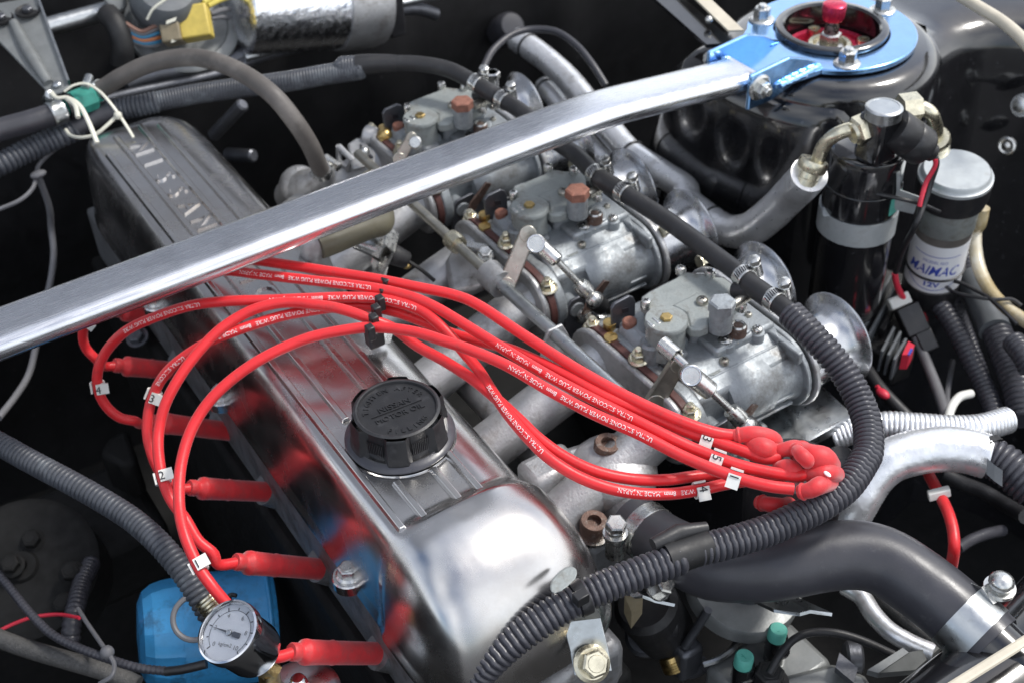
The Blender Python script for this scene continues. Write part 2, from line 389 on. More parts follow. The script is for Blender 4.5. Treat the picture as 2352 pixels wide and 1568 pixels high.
# right inner wing: one pressed panel that wraps the strut tower and runs forward, rolled shoulder, wall dropping to the floor
wing = [V((.76, 1.30, 0)), V((.745, 1.05, 0)), V((.742, .90, 0)), V((.744, .81, 0)), V((.762, .748, 0)), V((.80, .708, 0)), T3(1330, 640, 0), T3(1560, 540, 0), T3(1800, 400, 0), T3(2060, 262, 0), V((1.075, .70, 0)), V((1.115, .62, 0)), V((1.14, .45, 0)), V((1.15, .2, 0)), V((1.15, -.3, 0))]
wq = [V((p.x, p.y, 0)) for p in resample(catmull(wing, 8), .014)]
iw = []; nq = len(wq)
for k, p in enumerate(wq):
    t = (wq[min(nq-1, k+1)]-wq[max(0, k-1)]).normalized(); o_ = V((t.y, -t.x, 0))*-1; s_ = k/nq
    rise = .03*sst_((s_-.55)/.25); wv = .004*sin(k*.31)+.003*sin(k*.83)
    drop = -3.0*max(0, p.y-.89)
    lim = max(.02, (p-V((.868, .803, 0))).length-.09) if (p-V((.868, .803, 0))).length < .2 and p.x < .98 else 9
    iw.append([(p+o_*min(a, lim)+V((0, 0, drop))+V((0, 0, z+rise*max(0, min(1, a/.1))+(wv if -.02 < a < .0 else 0)))) for a, z in ((.22, .022), (.10, .020), (.05, .017), (.022, .012), (.010, .006), (.003, -.003), (0, -.014), (-.003, -.04), (-.006, -.09), (-.012, -.18), (-.03, -.34), (-.06, -.62))])
sheet('inner_wing', iw, 'black_paint', 60)
sheet('inner_wing', [[(-.50, y, z) for z in (-.62, -.3, -.02, .02)]+[(-.56, y, .035), (-.75, y, .04)] for y in (-.35, .2, .7, 1.4)], 'black_paint')
# strut tower
tw = MB(); tw.lathe([(.046, -.03), (.046, TZ-.003), (.0485, TZ), (.090, TZ), (.098, TZ-.003), (.104, TZ-.009), (.108, TZ-.016), (.109, -.05)], TWR, (0, 0, 1), 72)
struct(tw.build('strut_tower', 'black_paint', None, 45))
fl = MB(); fl.tube(catmull([T3(455, 540, -.02), T3(415, 740, -.07), T3(370, 950, -.13), T3(325, 1270, -.22)], 6), .0016, 8)
struct(fl.build('tower_seam', 'dull_black', None))
tr = MB()
tr.tube(catmull([T3(1930, -30, .055), T3(2060, 50, .055), T3(2220, 150, .055), T3(2352, 270, .055), T3(2460, 400, .055)], 6), .006, 10)
tag(tr.build('weather_strip', 'cream_paint', None), 'cream edged rubber seal strip along the top of the wing', 'seal strip')
gr = MB(); p = PX(*T3(2240, 955), 1.035); gr.torus(p, (-1, -.3, .4), .0075, .0028, 20, 8); gr.ball(p, .005)
tag(gr.build('panel_plug', 'zinc_plate', None), 'small bright plug in the black inner wing beside the white capped canister', 'plug')
bo = MB(); p = PX(*T3(2345, 690), 1.04); bo.hexa(p, (-1, -.2, .5), .014, .01); bo.lathe([(0, 0), (.012, 0), (.012, .002), (0, .002)], p, (-1, -.2, .5), 20)
tag(bo.build('panel_bolt', 'zinc_plate', None), 'bright hex bolt on the black inner wing by the cream seal strip', 'bolt')
# rail leading up behind the tower
hr = thing('hinge_rail', 'cream edged black hinge rail running down to the strut tower from behind', 'rail', T3(330, 100, 0))
a, b = T3(235, -20, .055), T3(470, 205, .05)
mb = MB(); mb.strap([a+(a-b)*.5, b], (.006, -.004, 0), .0022); mb.build('edge', 'cream_paint', hr, 0)
mb = MB(); mb.strap([a+(a-b)*.5+V((-.02, .005, -.012)), b+V((-.014, .004, -.012))], (.012, -.007, 0), .004); mb.build('channel', 'black_paint', hr, 0)
mb = MB(); q = T3(325, 120, .05); mb.ball(q+V((-.006, 0, 0)), .004); mb.build('rivet', 'zinc_plate', hr)

# ================================================================== cylinder head and block below the cover
eng = thing('engine_block', 'dark oily cylinder head and block under the polished valve cover', 'engine', (.26, .8, -.5))
mb = MB(); mb.box((.262, .80, -.135), (.125, .72, .062)); mb.build('cylinder_head', 'rough_casting', eng, 30, .004)
mb = MB(); mb.box((.27, .80, -.34), (.16, .74, .345)); mb.build('block', 'oily_black', eng, 30, .006)
for i in range(6):
    yy = .534+.0975*i
    mb = MB(); mb.cyl((.207, yy, -.152), (.196, yy, -.143), .015, .013, 20); mb.build('plug_well', 'rough_casting', eng)
mb = MB(); mb.box((.268, .446, -.26), (.15, .03, .26)); mb.build('front_cover', 'rough_casting', eng, 30, .008)

# ================================================================== valve cover
XC = .2515; YB, YF = 1.168, .421; ZB = -.1
PR = [(0, -.012), (.033, -.012), (.045, -.0145), (.055, -.0185), (.063, -.0245), (.0685, -.034), (.0705, -.048), (.0715, -.07), (.0722, -.085), (.079, -.088), (.0795, -.1)]
PL = [(0, -.012), (.031, -.012), (.038, -.0155), (.043, -.023), (.0465, -.035), (.049, -.05), (.051, -.068), (.0528, -.090), (.0545, -.0935), (.055, -.1)]
DR = [(0, -.0035), (.028, -.0045), (.048, -.009), (.063, -.0175), (.0745, -.031), (.0815, -.047), (.0855, -.063), (.088, -.076), (.0895, -.086), (.0935, -.089), (.094, -.1)]
DL = [(0, -.0035), (.02, -.0055), (.033, -.011), (.0415, -.0195), (.0475, -.032), (.052, -.048), (.0545, -.066), (.0565, -.090), (.058, -.0935), (.0585, -.1)]
def prof(P, n=26):
    pts = catmull([V((x, 0, z)) for x, z in P], 6); return resample(pts, 1e-9+sum((b-a).length for a, b in zip(pts, pts[1:]))/n)[:n+1]
pR, pL, dR, dL = (prof(q) for q in (PR, PL, DR, DL))
def sst(t): t = max(0, min(1, t)); return t*t*(3-2*t)
def cover_row(y):
    d = sst((.524-y)/.017)
    q = 1.; k = 1.
    if y > 1.085: q = max(.0, 1-((y-1.085)/(YB-1.085))**2.6)**(1/2.6)
    if y > 1.115: k = max(.0, 1-((y-1.115)/(YB-1.115))**2.4)**(1/2.4)
    if y < .515: q = max(0., 1-((.515-y)/(.515-YF))**4.2)**(1/4.2)
    if y < .497: k = max(0., 1-((.497-y)/(.497-YF))**2.15)**(1/2.15)
    row = []
    for P, D, sg in ((pL, dL, -1), (pR, dR, 1)):
        seg = []
        for a, b in zip(P, D):
            p = a.lerp(b, d); x = sg*p.x*(q if p.x > 0 else 1); z = ZB+(p.z-ZB)*k; seg.append(V((XC+x, y, z)))
        row += seg[::-1] if sg < 0 else seg[1:]
    return row
def cover_z(x, y):
    r = cover_row(y); 
    for a, b in zip(r, r[1:]):
        if a.x <= x <= b.x and b.x > a.x: return a.z+(b.z-a.z)*(x-a.x)/(b.x-a.x)
    return ZB
ys = [YB-(YB-1.08)*(1-cos(pi/2*i/22)) for i in range(22)] + [1.08-(1.08-.53)*i/60 for i in range(60)] + [.53-(.53-.49)*i/26 for i in range(26)] + [.49-(.49-YF)*sin(pi/2*i/34) for i in range(35)]
vc = thing('valve_cover', 'polished aluminium valve cover with raised ribs and cast NISSAN lettering', 'valve cover', (XC, .79, ZB))
mb = MB(); rows = [cover_row(y) for y in ys]; n = len(rows[0]); mb.v = [p for r in rows for p in r]
mb.f = [(i*n+k, i*n+k+1, (i+1)*n+k+1, (i+1)*n+k) for i in range(len(rows)-1) for k in range(n-1)]
mb.build('body', 'polished_aluminium', vc, 60)
RIB = MATS['polished_aluminium']
for x, segs in ((.2215, [(.515, 1.085)]), (.2385, [(.498, .556), (.628, 1.112)]), (.2655, [(.498, .552), (.634, 1.118)]), (.2815, [(.498, .56), (.625, 1.108)])):
    for y0, y1 in segs:
        mb = MB(); zt = -.0122
        mb.add([(x-.0036, y0, zt), (x+.0036, y0, zt), (x+.0020, y0+.0005, zt+.0036), (x-.0020, y0+.0005, zt+.0036), (x-.0036, y1, zt), (x+.0036, y1, zt), (x+.0020, y1-.001, zt+.0036), (x-.0020, y1-.001, zt+.0036)],
               [(0, 1, 2, 3), (4, 7, 6, 5), (0, 4, 5, 1), (1, 5, 6, 2), (2, 6, 7, 3), (3, 7, 4, 0)])
        mb.build('rib', RIB, vc, 0, .0006)
for i, ch in enumerate('NISSAN'):
    y = 1.0775-.0305*i; 
    letters('letter', ch, .0262, (.2428, y, -.0122), (0, -1, 0), (1, 0, 0), RIB, vc, .0022, sx=1.12)
mb = MB(); mb.ball((.2485, .892, -.0115), .0022); mb.build('casting_dot', RIB, vc)
for i, ch in enumerate('OHC'):
    letters('letter', ch, .031, (.2428, .868-.034*i, -.0122), (0, -1, 0), (1, 0, 0), RIB, vc, .0022, sx=1.1)
# filler neck ring
mb = MB(); mb.lathe([(.0395, -.014), (.0395, -.0118), (.0388, -.0108), (.034, -.0105), (.034, -.004), (0, -.004)], (.2625, .592, 0), (0, 0, 1), 48); mb.build('filler_neck', RIB, vc, 40)
# cover bolts on lugs along the left and right edges
for x, y, z in ((.1985, .569, -.0985), (.2, .952, -.0985), (.199, .80, -.0985)):
    mb = MB(); mb.lathe([(0, -.004), (.0125, -.004), (.0125, .004), (.0115, .005), (0, .005)], (x, y, z), (0, 0, 1), 24); mb.build('bolt_lug', RIB, vc, 40)
    bolt(vc, (x, y, z+.005), (0, 0, 1), .0125, .0065, 'zinc_plate', .0095)
for x, y in ((.335, .70), (.337, .90)):
    mb = MB(); mb.lathe([(0, -.004), (.0125, -.004), (.0125, .004), (0, .005)], (x, y, -.094), (0, 0, 1), 24); mb.build('bolt_lug', RIB, vc, 40)
    bolt(vc, (x, y, -.089), (0, 0, 1), .0125, .0065, 'yellow_zinc', .0095)
bolt(vc, PZ(487, 668, -.055), (-.2, -.1, 1), .012, .006, 'zinc_plate', .009)
# breather elbow on the right flank
mb = MB(); mb.tube(catmull([PZ(745, 640, -.06), PZ(730, 605, -.035), PZ(722, 572, -.012), PZ(750, 540, -.004), PZ(800, 520, -.004)], 6), .0115, 18)
mb.build('breather_elbow', 'cast_aluminium', vc)

# ================================================================== oil filler cap
oc = thing('oil_filler_cap', 'black ribbed plastic oil filler cap with raised lettering on the valve cover', 'filler cap', (.2625, .592, -.008))
C0 = V((.2625, .592, 0))
mb = MB(); n = 96; vs = []; rr = []
lob = lambda t: .0332+.0026*max(-1, min(1, 4*cos(6*t)))
for z, s_ in ((-.0065, 1.0), (.0025, .985), (.004, .965), (.0145, .945), (.0165, .915)):
    rr.append([len(vs)+k for k in range(n)])
    for k in range(n):
        t = 2*pi*k/n; vs.append(C0+V((lob(t)*s_*cos(t), lob(t)*s_*sin(t), z)))
fs = [(A[k], A[(k+1) % n], B[(k+1) % n], B[k]) for A, B in zip(rr, rr[1:]) for k in range(n)]
mb.add(vs, fs)
mb.lathe([(.0303, .0165), (.0285, .0172), (.0274, .0169), (.0268, .0150), (0, .0150)], C0, (0, 0, 1), 64)
mb.build('cap_body', 'black_plastic', oc, 35)
mb = MB(); mb.lathe([(.034, -.0095), (.0385, -.0095), (.039, -.0078), (.0375, -.0060), (.033, -.0050)], C0, (0, 0, 1), 64); mb.build('seal_flange', 'loom_plastic', oc)
for k in range(6):
    t = pi/6+k*pi/3; d = V((cos(t), sin(t), 0)); e = V((-sin(t), cos(t), 0))
    g = MB()
    for j in range(9): g.box(C0+d*.0306+e*(j-4)*.0014+V((0, 0, .004)), (.0008, .0006, .011), Matrix((d, e, V((0, 0, 1)))).transposed())
    g.build('grip_ribs', 'black_plastic', oc, 0)
td = V((cos(-.16), sin(-.16), 0))                      # writing direction follows the cap's present turn
td = (PZ(990, 905, .02)-PZ(830, 965, .02)).normalized(); ud = V((0, 0, 1)).cross(td)
letters('lettering', 'NISSAN', .0072, C0+V((0, 0, .0151))+ud*.0022, td, ud, 'black_plastic', oc, .0007)
letters('lettering', 'MOTOR OIL', .0066, C0+V((0, 0, .0151))-ud*.0072, td, ud, 'black_plastic', oc, .0007)
mb = MB(); mb.prism([C0+V((0, 0, .0151))+td*a+ud*b for a, b in ((-.019, 0), (.019, 0), (.019, .0007), (-.019, .0007))], (0, 0, .0006)); mb.build('underline', 'black_plastic', oc, 0)
def ring_text(t, size, c, R, ax_x, ax_y, a_mid, m, parent, flip=False, dz=0., h=.0006, adv=1.0):
    wdt = size*.62*adv; nn = len(t)
    for i, ch in enumerate(t):
        if ch == ' ': continue
        a = a_mid+(-(i-(nn-1)/2) if not flip else (i-(nn-1)/2))*wdt/R
        d = ax_x*cos(a)+ax_y*sin(a); e = ax_x*-sin(a)+ax_y*cos(a)
        letters('lettering', ch, size, c+d*(R if not flip else R+size*.7), -e if not flip else e, d if not flip else -d, m, parent, h)
ring_text('TIGHTEN AFTER', .0058, C0+V((0, 0, .0151)), .0195, td, ud, pi/2, 'black_plastic', oc, adv=1.15)
ring_text('FILLING', .0058, C0+V((0, 0, .0151)), .0195, td, ud, -pi/2, 'black_plastic', oc, True, adv=1.15)

# ================================================================== strut brace
sb = thing('strut_brace', 'brushed aluminium strut brace bar bolted to a blue anodised tower plate', 'strut brace', (.35, .78, .03))
BZ = .052; BW, BH = .0242, .0102
bar = [V((-.32, .787, BZ)), V((0, .787, BZ)), V((.3, .787, BZ)), V((.5, .787, BZ)), V((.565, .787, BZ-.0005)), V((.60, .787, BZ-.003)), V((.64, .787, BZ-.0075)), V((.69, .787, BZ-.0135)), V((.735, .787, BZ-.0185))]
mb = MB(); ring = []
for k in range(40):
    t = 2*pi*k/40; e = .38
    ring.append((BW*math.copysign(abs(cos(t))**.62, cos(t)), BH*math.copysign(abs(sin(t))**.75, sin(t))))
bp_ = resample(catmull(bar, 10), .006)
vs = []; fs = []; nb = len(ring)
for p in bp_: vs += [p+V((0, a, b)) for a, b in ring]
for i in range(len(bp_)-1):
    for k in range(nb): fs.append((i*nb+k, i*nb+(k+1) % nb, (i+1)*nb+(k+1) % nb, (i+1)*nb+k))
fs += [tuple(range(nb)), tuple((len(bp_)-1)*nb+k for k in range(nb))[::-1]]
mb.add(vs, fs); mb.build('bar', 'brushed_aluminium', sb, 50)
mb = MB(); mb.box((.737, .787, BZ-.019), (.010, .047, .0205)); mb.build('bar_end', 'brushed_aluminium', sb, 30, .003)
# tower plate: a ring with a tongue towards the bar
PT = TZ+.002; PH = .006; R0, R1 = .0555, .082
PC = V((TWR.x, TWR.y, 0))
outer = []
for k in range(60):
    a = -2.45+k*(4.9/59); outer.append(PC+V((R1*cos(a), R1*sin(a), 0)))
outer = outer+[V((.752, .820, 0)), V((.752, .754, 0))]
mb = MB(); no_ = len(outer); inn = []
for p in outer:
    d = (p-PC).normalized(); inn.append(PC+d*R0)
vs = [p+V((0, 0, PT)) for p in outer]+[p+V((0, 0, PT)) for p in inn]+[p+V((0, 0, PT+PH)) for p in outer]+[p+V((0, 0, PT+PH)) for p in inn]
fs = []
for k in range(no_):
    q = (k+1) % no_
    fs += [(k, q, no_+q, no_+k), (2*no_+k, 3*no_+k, 3*no_+q, 2*no_+q), (k, 2*no_+k, 2*no_+q, q), (no_+k, no_+q, 3*no_+q, 3*no_+k)]
mb.add(vs, fs); mb.build('tower_plate', 'blue_anodised', sb, 30, .0012)
for yy, s_ in ((.7605, -1), (.8135, 1)):
    mb = MB(); z0 = PT-.012; zt = PT+.027
    mb.prism([V((.722, yy, z0)), V((.752, yy, z0+.001)), V((.80, yy, PT+PH)), V((.812, yy, PT+PH)), V((.79, yy, zt-.008)), V((.768, yy, zt)), V((.722, yy, zt-.004))], (0, s_*.0045, 0))
    mb.build('gusset', 'blue_anodised', sb, 0, .0012)
    mb = MB(); mb.tube(catmull([V((.757, yy+s_*.006, PT+PH*.5)), V((.78, yy+s_*.007, PT+PH*.8)), V((.806, yy+s_*.006, PT+PH+.001))], 8), lambda i: .003+.0006*sin(i*2.1), 8)
    mb.build('weld_bead', 'blue_anodised', sb)
    bolt(sb, (.7335, yy+s_*.0045, PT+.0085), (0, s_, 0), .0135, .0075, 'zinc_plate', .0125, stud=.004)
for q in ((690, 115), (1215, 430), (1445, 40)):
    p = T3(q[0], q[1], PT+PH+.004)
    a = math.atan2(p.y-PC.y, p.x-PC.x); p = PC+V((cos(a)*.0695, sin(a)*.0695, PT+PH))
    bolt(sb, p, (0, 0, 1), .0148, .0115, 'zinc_plate', .0128, name='nut', stud=.003)

# ================================================================== strut top mount (camber plate)
st = thing('strut_top_mount', 'red anodised strut top mount with damper rod and red adjuster knob', 'strut mount', (TWR.x, TWR.y, TZ-.03))
mb = MB(); mb.lathe([(.053, .0), (.0545, PT+.004), (.0545, PT+PH+.0045), (.0525, PT+PH+.006), (.0475, PT+PH+.006), (.0455, PT+PH+.004), (.0445, -.008), (0, -.008)], TWR, (0, 0, 1), 64); mb.build('bearing_ring', 'black_paint', st, 40)
mb = MB(); mb.lathe([(.044, -.0075), (.044, .006), (.0415, .014), (.037, .013), (.035, .006), (0, .006)], TWR, (0, 0, 1), 64); mb.build('plate', 'red_anodised', st, 30)
mb = MB(); mb.box(TWR+V((0, 0, .006)), (.066, .03, .014)); mb.build('slider_block', 'red_anodised', st, 30, .002)
mb = MB(); mb.lathe([(0, .010), (.0225, .010), (.0225, .016), (.0205, .0185), (.0165, .0185), (.015, .014), (0, .014)], TWR, (0, 0, 1), 40); mb.build('bearing_cup', 'yellow_zinc', st, 40)
for dx, dy in ((-.034, .012), (.034, -.012), (.012, .034)):
    mb = MB(); p = TWR+V((dx, dy, .011)); mb.lathe([(.0028, .002), (.0028, .005), (.0032, .006), (.006, .006), (.0062, .005), (.0062, 0)], p, (0, 0, 1), 20); mb.build('cap_screw', 'yellow_zinc', st, 40)
bolt(st, TWR+V((0, 0, .0145)), (0, 0, 1), .0185, .0125, 'zinc_plate', .014, name='rod_nut')
mb = MB(); mb.cyl(TWR+V((0, 0, .027)), TWR+V((0, 0, .045)), .0075, .006, 24, .001); mb.build('damper_rod', 'zinc_plate', st)
mb = MB(); mb.lathe([(0, .043), (.0095, .043), (.0108, .046), (.0118, .056), (.0112, .059), (.0095, .0602), (0, .0602)], TWR, (0, 0, 1), 32); mb.build('adjuster_knob', 'red_anodised', st, 40)
# ================================================================== carburettors (front one built, the others copied)
YC = .568; PIT = .193; TX = (-.015, .075); TZC = -.085
cb = thing('carburettor', 'front side draft carburettor with grey hexagon cap beside the ribbed black hose', 'carburettor', (.534, YC+.03, -.125), 'side draft carburettors')
def stadium(x, y0, y1, zc, r, n=14, lug=0.):
    pts = []
    for k in range(n+1):
        a = -pi/2+pi*k/n; pts.append(V((x, y1+r*cos(a), zc+r*sin(a)*1.0)))
    for k in range(n+1):
        a = pi/2+pi*k/n; pts.append(V((x, y0+r*cos(a), zc+r*sin(a)*1.0)))
    return pts
# main body
mb = MB()
mb.prism([V((.492, YC+.09, z)) for z in ()] or [V((.49, YC-.03, -.112)), V((.49, YC+.095, -.112)), V((.49, YC+.095, -.058)), V((.49, YC+.07, -.048)), V((.49, YC-.005, -.048)), V((.49, YC-.03, -.062))], (.096, 0, 0))
mb.build('body', 'carb_zinc', cb, 30, .003)
for ty in TX:
    mb = MB(); mb.lathe([(0, 0), (.026, 0), (.0275, .004), (.0285, .04), (.0265, .044), (.0265, .064), (.030, .069), (0, .069)], (.521, YC+ty, TZC), (1, 0, 0), 40)
    mb.build('barrel', 'carb_zinc', cb, 40)
mb = MB(); mb.prism([V((.500, YC-.0185, -.078)), V((.500, YC-.0185, -.0545)), V((.500, YC+.03, -.0525)), V((.500, YC+.03, -.078))], (.0885, 0, 0)); mb.build('barrel_saddle', 'carb_zinc', cb, 30, .0012)
# flange towards the trumpets
mb = MB(); mb.prism(stadium(.5885, YC+TX[0], YC+TX[1], TZC, .0345), (.0048, 0, 0)); mb.build('body_flange', 'carb_zinc', cb, 30, .0012)
mb = MB(); mb.prism(stadium(.5950, YC+TX[0], YC+TX[1], TZC, .0375), (.0055, 0, 0)); mb.build('trumpet_flange', 'cast_aluminium', cb, 30, .0015)
for k, ty in enumerate(TX):
    mb = MB(); mb.lathe([(.0255, .0), (.0295, .0), (.0300, .012), (.0285, .022), (.0285, .034), (.0305, .042), (.0355, .0485), (.0405, .0505), (.0412, .0518), (.0405, .053), (.035, .0515), (.029, .045), (.0262, .034), (.0255, .01), (.0255, 0)], (.6005, YC+ty, TZC), (1, 0, 0), 56)
    mb.build('trumpet', 'spun_aluminium', cb, 50)
    mb = MB(); mb.lathe([(0, .001), (.0254, .001)], (.6005, YC+ty, TZC), (1, 0, 0), 40); mb.build('throat', 'dark_steel', cb)
    for s_ in (1, -1):
        bolt(cb, (.6005, YC+ty+.029, TZC+.03*s_) if k else (.6005, YC+ty-.022*s_, TZC+.033), (1, 0, 0), .0085, .006, 'yellow_zinc', .006, name='flange_nut', stud=.004)
# top deck with steps and posts
mb = MB()
mb.prism([CA(1130, 745, -.040), CA(1330, 810, -.040), CA(1480, 730, -.040), CA(1440, 590, -.040), CA(1330, 560, -.040), CA(1150, 620, -.040)], (0, 0, -.02)); mb.build('top_step', 'carb_zinc', cb, 30, .0015)
mb = MB(); mb.prism([CA(1480, 720, -.047), CA(1660, 740, -.047), CA(1760, 800, -.047), CA(1700, 640, -.047), CA(1450, 500, -.047), CA(1400, 560, -.047)], (0, 0, -.02)); mb.build('top_ledge', 'carb_zinc', cb, 30, .0015)
mb = MB(); mb.box((.556, YC+.035, -.052), (.062, .085, .02)); mb.build('deck', 'carb_zinc', cb, 30, .003)
for (x, y), zt, r in (((1225, 830), -.043, .0085), ((1540, 735), -.043, .0062)):
    p = CA(x, y, zt); mb = MB(); mb.cyl(p+V((0, 0, -.03)), p, r*1.06, r, 20, .001); mb.build('post', 'carb_zinc', cb)
    screw(cb, p, (0, 0, 1), r*.72, .0042)
p = CA(1350, 735, -.038); mb = MB(); mb.cyl(p+V((0, 0, -.004)), p+V((0, 0, .006)), .0072, n=20, bev=.001); mb.build('jet_plug', 'rusty_steel', cb); mb = MB(); mb.lathe([(.004, 0), (.0065, 0), (.0055, .0012), (.004, .0003)], p+V((0, 0, .006)), (0, 0, 1), 20); mb.build('plug_ring', 'zinc_plate', cb)
# float chamber lid
lid = [(400, 470), (410, 400), (480, 350), (620, 275), (745, 215), (790, 175), (850, 158), (990, 178), (1060, 175), (1130, 205), (1210, 205), (1300, 275), (1400, 375), (1360, 480), (1200, 590), (1090, 640), (1060, 690), (980, 720), (890, 720), (860, 690), (700, 600), (540, 560)]
mb = MB(); mb.prism([CA(x, y, -.0225) for x, y in lid], (0, 0, -.0085)); mb.build('float_lid', 'carb_lid', cb, 30, .0014)
mb = MB(); mb.prism([CA(x, y, -.0310) for x, y in lid], (0, 0, -.0018)); mb.build('lid_gasket', 'print_black', cb, 30)
cx, cy = 900, 440
mb = MB(); mb.prism([CA(cx+(x-cx)*.94, cy+(y-cy)*.94, -.0328) for x, y in lid], (0, 0, -.024)); mb.build('float_chamber', 'carb_zinc', cb, 30, .002)
mb = MB(); mb.prism([CA(x, y, -.0215) for x, y in ((700, 480), (960, 355), (1050, 375), (1085, 560), (1060, 680), (960, 705), (880, 690), (850, 560))], (0, 0, -.004)); mb.build('lid_swell', 'carb_lid', cb, 30, .0018)
screw(cb, CA(1000, 455, -.0212), (0, 0, 1), .0048, .0045, 'rod_steel')
for q in ((450, 490), (790, 162), (1080, 195), (1385, 520)):
    screw(cb, CA(q[0], q[1], -.0225), (0, 0, 1), .0044, .0062)
# hexagon capped fuel inlet
cap0 = V((.534, YC, 0))
mb = MB(); mb.cyl(cap0+V((0, 0, -.0285)), cap0+V((0, 0, -.007)), .0094, n=28, bev=.0008); mb.build('inlet_tower', 'carb_zinc', cb)
mb = MB(); mb.hexa(cap0+V((0, 0, -.0085)), (0, 0, 1), .0188, .0088); capo = mb.build('hex_cap', 'carb_zinc', cb, 25)
mb = MB(); mb.cyl(CA(1300, 485, -.013), CA(1520, 350, -.011), .0042, n=16); mb.build('fuel_spigot', 'rod_steel', cb)
# jet cover disc
jc = CA(650, 612, -.0175)
mb = MB(); mb.lathe([(0, 0), (.0162, 0), (.0172, -.0012), (.0172, -.0042), (.0165, -.005), (.0158, -.0055), (.0158, -.033), (0, -.033)], jc, (0, 0, 1), 44); mb.build('jet_cover', 'carb_lid', cb, 40)
mb = MB(); mb.hexa(jc, (0, 0, 1), .0085, .0028, n=6); mb.build('cover_nut', 'brass', cb, 30)
# leaf shaped cable tab
leaf = [(885, 880), (940, 850), (1000, 835), (1060, 825), (1080, 860), (1130, 960), (1185, 1060), (1180, 1120), (1120, 1160), (1030, 1172), (950, 1130), (930, 1090), (985, 1062), (1000, 1010), (960, 950), (900, 925)]
mb = MB(); mb.prism([CA(x, y, -.0535) for x, y in leaf], (0, 0, -.0022)); mb.build('cable_tab', 'carb_lid', cb, 30, .0005)
screw(cb, CA(925, 875, -.0535), (0, 0, 1), .0045, .0055)
mb = MB(); p = CA(925, 875, -.0555); mb.cyl(p, p+V((0, 0, -.02)), .0065, n=16); mb.build('tab_post', 'carb_zinc', cb)
# upright tab with a square hole beside the jet cover
tb = MB(); o_ = CA(240, 560, -.055)
def tabp(x, y): q = CA(x, y); return PY(q[0], q[1], YC+.072)
tb.prism([tabp(125, 760), tabp(115, 520), tabp(150, 470), tabp(290, 395), tabp(330, 405), tabp(350, 450), tabp(345, 640)], (0, .003, 0)); tb.build('upright_tab', 'dark_steel', cb, 30, .0008)
tb = MB(); tb.prism([tabp(215, 520), tabp(275, 505), tabp(278, 545), tabp(220, 560)], (0, -.0006, 0)); tb.build('square_hole', 'print_black', cb, 0)
p = tabp(250, 610); mb = MB(); mb.cyl(p+V((0, -.002, -.008)), p+V((0, -.03, -.012)), .011, .012, 20, .002); mb.build('stub', 'carb_zinc', cb)
p = CA(290, 655, -.045); mb = MB(); mb.cyl(p+V((0, 0, -.004)), p+V((0, 0, .003)), .006, n=18, bev=.001); mb.build('rusty_plug', 'rust', cb)
# engine side: flange, idle screws, springs
mb = MB(); mb.prism(stadium(.4795, YC+TX[0]-.002, YC+TX[1]+.002, TZC, .031), (.011, 0, 0)); mb.build('mount_flange', 'carb_zinc', cb, 30, .002)
for (x, y), z in (((105, 860), -.06), ((95, 720), -.056)):
    p = CA(x, y, z); mb = MB(); mb.cyl(p+V((0, 0, -.016)), p+V((0, 0, .006)), .0035, n=12); mb.spring(p+V((0, 0, -.012)), p+V((0, 0, .002)), .0052, .0011, 5); mb.lathe([(0, .003), (.0056, .003), (.0056, .008), (0, .0085)], p, (0, 0, 1), 16)
    mb.build('idle_screw', 'brass', cb)
p = CA(505, 850, -.038); mb = MB(); mb.lathe([(0, -.02), (.0095, -.02), (.0095, 0), (.0075, .002), (0, .002)], p, (0, 0, 1), 24); mb.build('stop_boss', 'carb_zinc', cb)
mb = MB(); mb.box(p+V((-.002, 0, .011)), (.0028, .009, .02)); mb.box(p+V((.004, 0, .011)), (.0028, .009, .02)); mb.build('stop_fork', 'zinc_plate', cb, 30, .0008)
p = CA(1310, 1320, -.085); q = CA(1460, 1400, -.092); mb = MB(); mb.spring(p, q, .0052, .0012, 5.5); mb.cyl(p-(q-p).normalized()*.008, q, .0036, n=12); mb.lathe([(0, -.01), (.006, -.01), (.006, -.003), (0, -.003)], p, q-p, 16); mb.build('mixture_screw', 'rod_steel', cb)
p = CA(1400, 1175, -.066); mb = MB(); mb.torus(p, (0, -.6, .8), .006, .0016, 20, 8); mb.build('vacuum_port', 'carb_zinc', cb)
for (x, y, z, sx_, sy_, sz_) in ((.506, YC-.012, -.075, .03, .03, .02), (.50, YC+.02, -.052, .018, .03, .02), (.515, YC-.028, -.10, .05, .02, .022), (.503, YC+.05, -.055, .022, .03, .02)):
    mb = MB(); mb.box((x, y, z), (sx_, sy_, sz_)); mb.build('casting_boss', 'carb_zinc', cb, 30, .003)
for (x, y, z, r) in ((.500, YC-.036, -.088, .0075), (.548, YC-.0325, -.112, .006), (.512, YC+.03, -.046, .0065)):
    mb = MB(); mb.cyl((x, y-.012, z), (x, y+.008, z), r, n=18, bev=.001); mb.build('boss', 'carb_zinc', cb)
